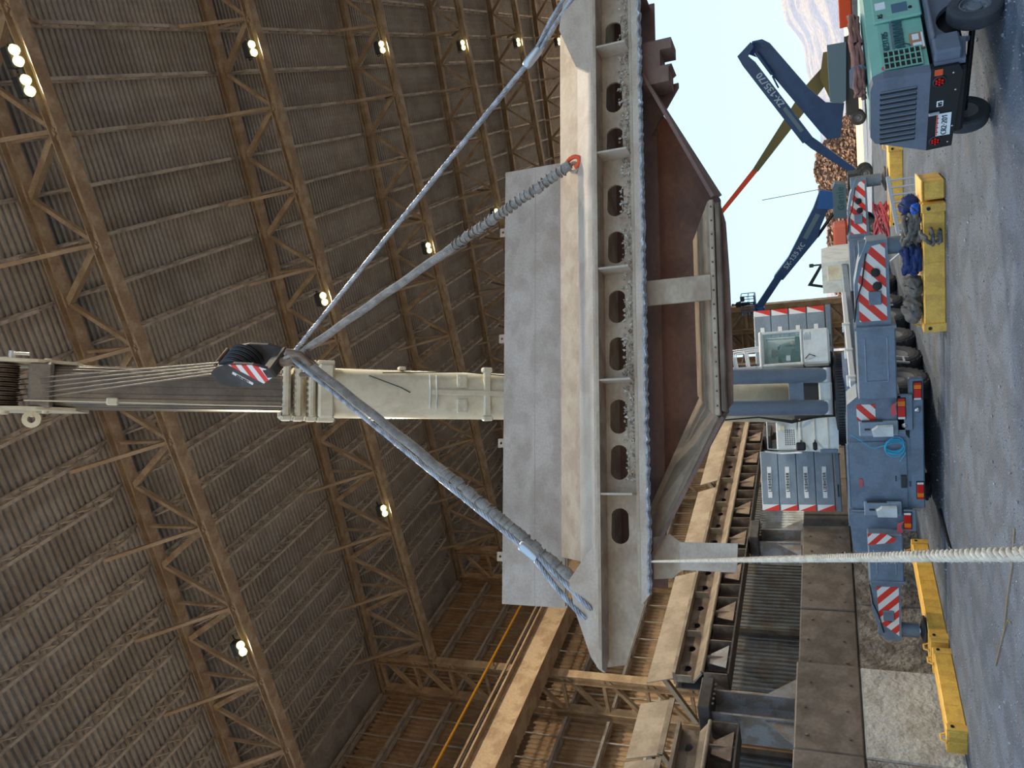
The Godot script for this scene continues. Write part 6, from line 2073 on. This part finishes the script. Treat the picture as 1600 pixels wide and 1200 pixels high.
	var poly := [Vector2(-0.55, 0.40), Vector2(-0.55, 0.67), Vector2(0.95, 0.67), Vector2(0.95, 0.34), Vector2(0.48, 0.3)]
	for k in 11:
		var a := PI * (1.0 - (k + 0.5) / 11.0)
		poly.append(Vector2(0.12 - cos(a) * 0.33 * 1.0, 0.28 + sin(a) * 0.31))
	poly.append(Vector2(-0.22, 0.36))
	mb.prism(poly, Vector3(0.56, 0, 0), Vector3(0, 0, -1), Vector3.UP, 0.05)
	var fd := part(th, "fender", mb, M.compgray)
	mb = MB.new()
	mb.cbox(P.call(0.64, 0.55, -0.38), Vector3(0.16, 0.24, 0.3), 0.02)
	part(fd, "tool_box", mb, M.compgray)
	mb = MB.new()
	mb.cbox(P.call(0.66, 0.655, 0.2), Vector3(0.2, 0.03, 1.0), 0.01)
	part(fd, "fender_top", mb, M.compgray)
	wheel(th, P.call(0.66, 0.25, 0.13), 0.25, 0.17, Vector3.RIGHT, idx, false)
	wheel(th, P.call(-0.58, 0.25, 0.1), 0.25, 0.17, Vector3.LEFT, idx, false)
	mb = MB.new()
	mb.cyl(P.call(-0.5, 0.25, 0.1), P.call(0.6, 0.25, 0.13), 0.03, 8)
	part(th, "axle", mb, M.black)
	mb = MB.new()
	mb.cbox(P.call(0.08, 0.5, 0.45), Vector3(0.8, 0.3, 1.9), 0.03)
	part(th, "frame", mb, M.black)
	# hose coil resting on the roof
	var hc := thing("hose_bundle", "long coil of reddish brown hose strapped on the green compressor", "hose", th.position + bs * P.call(0.3, 1.262, 0.2), "", bs)
	for i in 9:
		mb = MB.new()
		var r := 0.1 - 0.008 * (i % 4)
		var y := 0.03 + 0.035 * (i / 3)
		var off := (i % 3 - 1) * 0.05
		var pts := []
		for k in 17:
			var a := TAU * k / 16.0
			pts.append(Vector3(off + cos(a) * r + 0.01 * sin(k * 1.7 + i), y + 0.012 * sin(k * 2.1 + i), sin(a) * (0.72 - 0.03 * (i % 4)) - 0.1))
		mb.tube(pts, 0.021, 7, false)
		part(hc, "hose_loop", mb, M.hose)
	mb = MB.new()
	mb.cbox(Vector3(0, 0.07, 0.3), Vector3(0.3, 0.17, 0.1), 0.05)
	part(hc, "strap", mb, M.compgray)

# ---------------------------------------------------------------- machines outside the far door
func slab_poly(parent: Node3D, called: String, poly: Array, d: float, thick: float, m: Material, o: Vector3) -> MeshInstance3D:
	var mb := MB.new(at(Vector3.ZERO, o))
	mb.prism(poly, v(0, 0, d + thick / 2), Vector3.RIGHT, Vector3.UP, thick)
	return part(parent, called, mb, m)

func machines():
	# straight telescopic boom lift
	var o := v(-10.5, -1.4, 62)
	var th := thing("boom_lift", "blue telescopic boom lift raising a basket towards the roof", "boom lift", o)
	var b1 := slab_poly(th, "boom", [Vector2(-9.7, 2.2), Vector2(-10.0, 1.4), Vector2(-10.9, 1.6), Vector2(-12.4, 2.3), Vector2(-13.2, 2.55), Vector2(-16.2, 5.25), Vector2(-15.9, 5.9), Vector2(-14.5, 4.75), Vector2(-11.0, 2.75)], 62, 0.7, M.blue, o)
	slab_poly(th, "inner_boom", [Vector2(-15.8, 5.75), Vector2(-16.1, 5.3), Vector2(-18.35, 6.95), Vector2(-18.15, 7.45)], 62, 0.45, M.blue, o)
	slab_poly(th, "boom_root", [Vector2(-9.7, 2.2), Vector2(-9.95, 1.3), Vector2(-11.2, 1.4), Vector2(-11.0, 2.5)], 61.6, 0.3, M.blue2, o)
	var mb := MB.new(at(Vector3.ZERO, o))
	mb.cyl(v(-11.6, 1.4, 62), v(-13.2, 2.6, 62), 0.12, 8)
	part(th, "lift_cylinder", mb, M.black)
	var tb := Basis(Vector3.BACK, deg_to_rad(145)) * Basis(Vector3.BACK, PI)
	text(b1, "SX-135 XC", 0.36, M.textblue, Transform3D(Basis(Vector3.BACK, deg_to_rad(-39)), v(-14.4, 4.3, 61.64) - o))
	mb = MB.new(Transform3D(Basis(Vector3.BACK, deg_to_rad(-31)), v(-12.3, 2.95, 61.645) - o))
	mb.box(Vector3.ZERO, Vector3(2.0, 0.34, 0.01))
	part(b1, "label_strip", mb, M.bluegray)
	var tt := slab_poly(th, "turntable_cover", [Vector2(-9.25, 1.2), Vector2(-9.45, 0.45), Vector2(-11.8, 0.5), Vector2(-11.75, 1.38), Vector2(-9.6, 1.38)], 61.5, 1.6, M.bluegray, o)
	text(tt, "Genie", 0.44, M.textteal, Transform3D(Basis.IDENTITY, v(-10.35, 0.85, 60.68) - o))
	slab_poly(th, "chassis", [Vector2(-8.8, 0.3), Vector2(-8.8, -0.7), Vector2(-12.6, -0.7), Vector2(-12.6, 0.35)], 62, 1.9, M.dgray, o)
	for q in [[-8.9, 61.0], [-12.5, 61.0], [-8.9, 63.0], [-12.5, 63.0]]:
		wheel(th, v(q[0], -0.85, q[1]), 0.52, 0.4, Vector3(0, 0, 1), at(Vector3.ZERO, o))
	mb = MB.new(at(Vector3.ZERO, o))
	mb.cyl(v(-9.7, 2.2, 62), v(-9.9, 6.3, 62), 0.03, 5)
	part(th, "whip_aerial", mb, M.hose)
	# basket
	mb = MB.new(at(Vector3.ZERO, o))
	mb.box(v(-18.0, 7.5, 62), Vector3(1.6, 0.1, 1.0))
	mb.cbox(v(-18.6, 7.1, 62), Vector3(0.7, 0.6, 0.7), 0.08)
	part(th, "basket_floor", mb, M.blue2)
	mb = MB.new(at(Vector3.ZERO, o))
	for y in [8.0, 8.55]:
		for z in [61.5, 62.5]: mb.bar(v(-17.2, y, z), v(-18.8, y, z), 0.035, 0.035)
		for x in [-17.2, -18.8]: mb.bar(v(x, y, 61.5), v(x, y, 62.5), 0.035, 0.035)
	for x in [-17.2, -17.7, -18.3, -18.8]:
		for z in [61.5, 62.5]: mb.bar(v(x, 7.5, z), v(x, 8.55, z), 0.05, 0.05)
	part(th, "basket_rail", mb, M.blue)
	mb = MB.new(at(Vector3.ZERO, o))
	mb.cbox(v(-17.4, 8.4, 61.6), Vector3(0.4, 0.3, 0.25), 0.03)
	part(th, "control_box", mb, M.dgray)
	var pn := thing("person", "worker in dark clothes standing in the raised lift basket", "person", v(-17.95, 7.56, 62), "", Basis(Vector3.UP, deg_to_rad(60)))
	part(pn, "body", figure([[Vector3(0, 0.9, 0), Vector3(0, 1.3, 0.03), 0.15, 0.17], [Vector3(-0.17, 1.36, 0), Vector3(0.17, 1.36, 0), 0.08, 0.08], [Vector3(-0.09, 0.85, 0), Vector3(-0.1, 0.48, 0.04), 0.1, 0.07], [Vector3(-0.1, 0.48, 0.04), Vector3(-0.11, 0.06, 0), 0.07, 0.05], [Vector3(0.09, 0.85, 0), Vector3(0.1, 0.48, 0.02), 0.1, 0.07], [Vector3(0.1, 0.48, 0.02), Vector3(0.11, 0.06, -0.05), 0.07, 0.05], [Vector3(-0.22, 1.34, 0), Vector3(-0.27, 1.06, 0.06), 0.06, 0.05], [Vector3(-0.27, 1.06, 0.06), Vector3(-0.2, 0.98, 0.28), 0.05, 0.04], [Vector3(0.22, 1.34, 0), Vector3(0.27, 1.06, 0.06), 0.06, 0.05], [Vector3(0.27, 1.06, 0.06), Vector3(0.18, 0.98, 0.28), 0.05, 0.04], [Vector3(0, 1.4, 0), Vector3(0, 1.5, 0.02), 0.06, 0.055], [Vector3(-0.11, 0.04, -0.02), Vector3(-0.11, 0.04, 0.12), 0.045, 0.04], [Vector3(0.11, 0.04, -0.06), Vector3(0.11, 0.04, 0.08), 0.045, 0.04]], 0.035), M.navy)
	part(pn, "head", figure([[Vector3(0, 1.57, 0.02), Vector3(0, 1.63, 0.02), 0.085, 0.095], [Vector3(0, 1.58, 0.11), Vector3(0, 1.57, 0.12), 0.018, 0.02]], 0.018), M.skin)
	mb = MB.new()
	mb.lathe([Vector2(0.14, 0.0), Vector2(0.112, 0.01), Vector2(0.1, 0.07), Vector2(0.06, 0.11), Vector2(0, 0.12)], Vector3(0, 1.65, 0.02), Vector3.UP, 14)
	part(pn, "hard_hat", mb, M.dgray)
	for s in [-1, 1]: part(pn, "hand", hand(Vector3(0.19 * s, 0.98, 0.3), s), M.skin)
	# articulated boom lift, folded
	o = v(-2.5, -1.4, 70)
	th = thing("boom_lift", "blue articulated boom lift folded like an inverted letter V", "boom lift", o)
	slab_poly(th, "riser_boom", [Vector2(-4.2, 1.46), Vector2(-4.5, 0.1), Vector2(-7.1, 0.5), Vector2(-7.05, 1.5), Vector2(-6.4, 2.0), Vector2(0.2, 6.35), Vector2(0.55, 6.95), Vector2(1.5, 6.63), Vector2(1.5, 5.89), Vector2(1.1, 5.34), Vector2(-2.9, 2.63)], 70.6, 0.8, M.blue, o)
	var ub := slab_poly(th, "upper_boom", [Vector2(0.6, 7.81), Vector2(1.45, 6.7), Vector2(1.05, 6.5), Vector2(0.45, 7.0), Vector2(-0.1, 6.5), Vector2(-6.7, 2.55), Vector2(-7.0, 3.35), Vector2(-0.2, 7.45)], 69.7, 0.6, M.blue, o)
	slab_poly(th, "jib", [Vector2(-6.4, 2.85), Vector2(-6.9, 3.3), Vector2(-7.5, 2.75), Vector2(-9.95, -0.15), Vector2(-9.65, -0.5), Vector2(-7.0, 2.2)], 69.7, 0.4, M.blue, o)
	text(ub, "ZX-135/70", 0.5, M.textblue, Transform3D(Basis(Vector3.BACK, deg_to_rad(31)), v(-2.4, 5.5, 69.38) - o))
	mb = MB.new(Transform3D(Basis(Vector3.BACK, deg_to_rad(31)), v(-5.0, 3.95, 69.39) - o))
	mb.box(Vector3.ZERO, Vector3(2.4, 0.3, 0.01))
	part(ub, "label_strip", mb, M.bluegray)
	mb = MB.new(at(Vector3.ZERO, o))
	mb.cyl(v(0.6, 6.4, 69.9), v(-1.3, 5.3, 69.9), 0.13, 8)
	mb.cyl(v(-1.4, 5.3, 69.9), v(-2.4, 4.9, 69.9), 0.07, 8)
	part(th, "lift_cylinder", mb, M.blue)
	slab_poly(th, "turntable_cover", [Vector2(0.05, 1.15), Vector2(0.0, -0.2), Vector2(-4.2, 0.0), Vector2(-4.4, 0.3), Vector2(-4.1, 1.15)], 69.3, 1.4, M.bluegray, o)
	slab_poly(th, "chassis", [Vector2(0.4, -0.1), Vector2(0.4, -0.9), Vector2(-5.4, -0.9), Vector2(-5.4, 0.0)], 70, 2.0, M.dgray, o)
	for q in [[0.1, 69.0], [-5.7, 69.0], [0.1, 71.0], [-5.7, 71.0]]:
		wheel(th, v(q[0], -0.84, q[1]), 0.54, 0.5, Vector3(0, 0, 1), at(Vector3.ZERO, o))
	# olive and orange telescopic handler boom behind it
	o = v(-5, -1.4, 82)
	th = thing("telehandler", "olive machine behind the blue lifts with a long orange-tipped boom", "telehandler", o)
	slab_poly(th, "boom", [Vector2(-1.8, 1.6), Vector2(-3.2, 1.2), Vector2(-10.2, 7.9), Vector2(-9.9, 8.4), Vector2(-3.2, 3.2)], 82, 0.8, M.olive, o)
	slab_poly(th, "boom_tip", [Vector2(-9.9, 8.4), Vector2(-10.2, 7.95), Vector2(-14.2, 12.0), Vector2(-13.9, 12.3)], 82, 0.5, M.jlg, o)
	slab_poly(th, "body", [Vector2(-0.5, 1.4), Vector2(-0.5, -0.6), Vector2(-5.0, -0.6), Vector2(-5.0, 0.9), Vector2(-2.6, 1.8)], 82, 2.2, M.olive, o)
	for q in [-1.2, -4.4]:
		for z in [80.9, 83.1]: wheel(th, v(q, -0.75, z), 0.62, 0.5, Vector3(0, 0, 1), at(Vector3.ZERO, o))
	# salmon red machine cover between lift and crane
	o = v(-12.6, -1.4, 57.5)
	th = thing("equipment_cover", "salmon red equipment cover showing above the crane's front outrigger", "machine", o)
	mb = MB.new(at(Vector3.ZERO, o))
	mb.cbox(v(-12.6, 1.05, 57.5), Vector3(2.3, 0.9, 1.6), 0.12)
	var cv := part(th, "cover", mb, M.salmon)
	mb = MB.new(at(Vector3.ZERO, o))
	mb.cbox(v(-12.5, 1.0, 56.68), Vector3(1.5, 0.6, 0.04), 0.02)
	part(cv, "raised_panel", mb, M.salmon)
	mb = MB.new(at(Vector3.ZERO, o))
	mb.cbox(v(-12.6, 0.2, 57.5), Vector3(2.5, 0.8, 1.4), 0.05)
	part(th, "base", mb, M.jlg)
	wheel(th, v(-11.8, -0.95, 56.8), 0.42, 0.3, Vector3(0, 0, 1), at(Vector3.ZERO, o))
	wheel(th, v(-13.4, -0.95, 56.8), 0.42, 0.3, Vector3(0, 0, 1), at(Vector3.ZERO, o))
	mb = MB.new(at(Vector3.ZERO, o))
	mb.cbox(v(-12.6, -0.5, 57.5), Vector3(2.3, 0.7, 1.2), 0.05)
	part(th, "undercarriage", mb, M.dgray)
	# ribbed orange and grey container
	o = v(1.7, -1.4, 60)
	th = thing("equipment_container", "ribbed container, orange above and grey below, past the compressor", "container", o)
	mb = MB.new(at(Vector3.ZERO, o))
	mb.cbox(v(1.9, 0.0, 60.6), Vector3(2.0, 0.75, 1.2), 0.03)
	part(th, "upper_box", mb, M.rust)
	mb = MB.new(at(Vector3.ZERO, o))
	mb.cbox(v(1.9, -0.9, 60.6), Vector3(2.0, 1.0, 1.2), 0.03)
	part(th, "lower_box", mb, M.compgray)
	for i in 12:
		mb = MB.new(at(Vector3.ZERO, o))
		mb.box(v(1.0 + 0.16 * i, 0.0, 59.98), Vector3(0.06, 0.6, 0.05))
		part(th, "rib", mb, M.rust)
	for i in 12:
		mb = MB.new(at(Vector3.ZERO, o))
		mb.box(v(1.0 + 0.16 * i, -0.9, 59.98), Vector3(0.06, 0.8, 0.05))
		part(th, "rib", mb, M.compgray)

func _ready():
	rng.seed = 20240
	camera_and_light()
	materials()
	for k in M:
		if M[k] is StandardMaterial3D: M[k].cull_mode = BaseMaterial3D.CULL_DISABLED
	ground()
	roof()
	walls()
	lamps()
	left_structure()
	hanging_piece()
	rigging()
	crane()
	compressor()
	ground_things()
	machines()
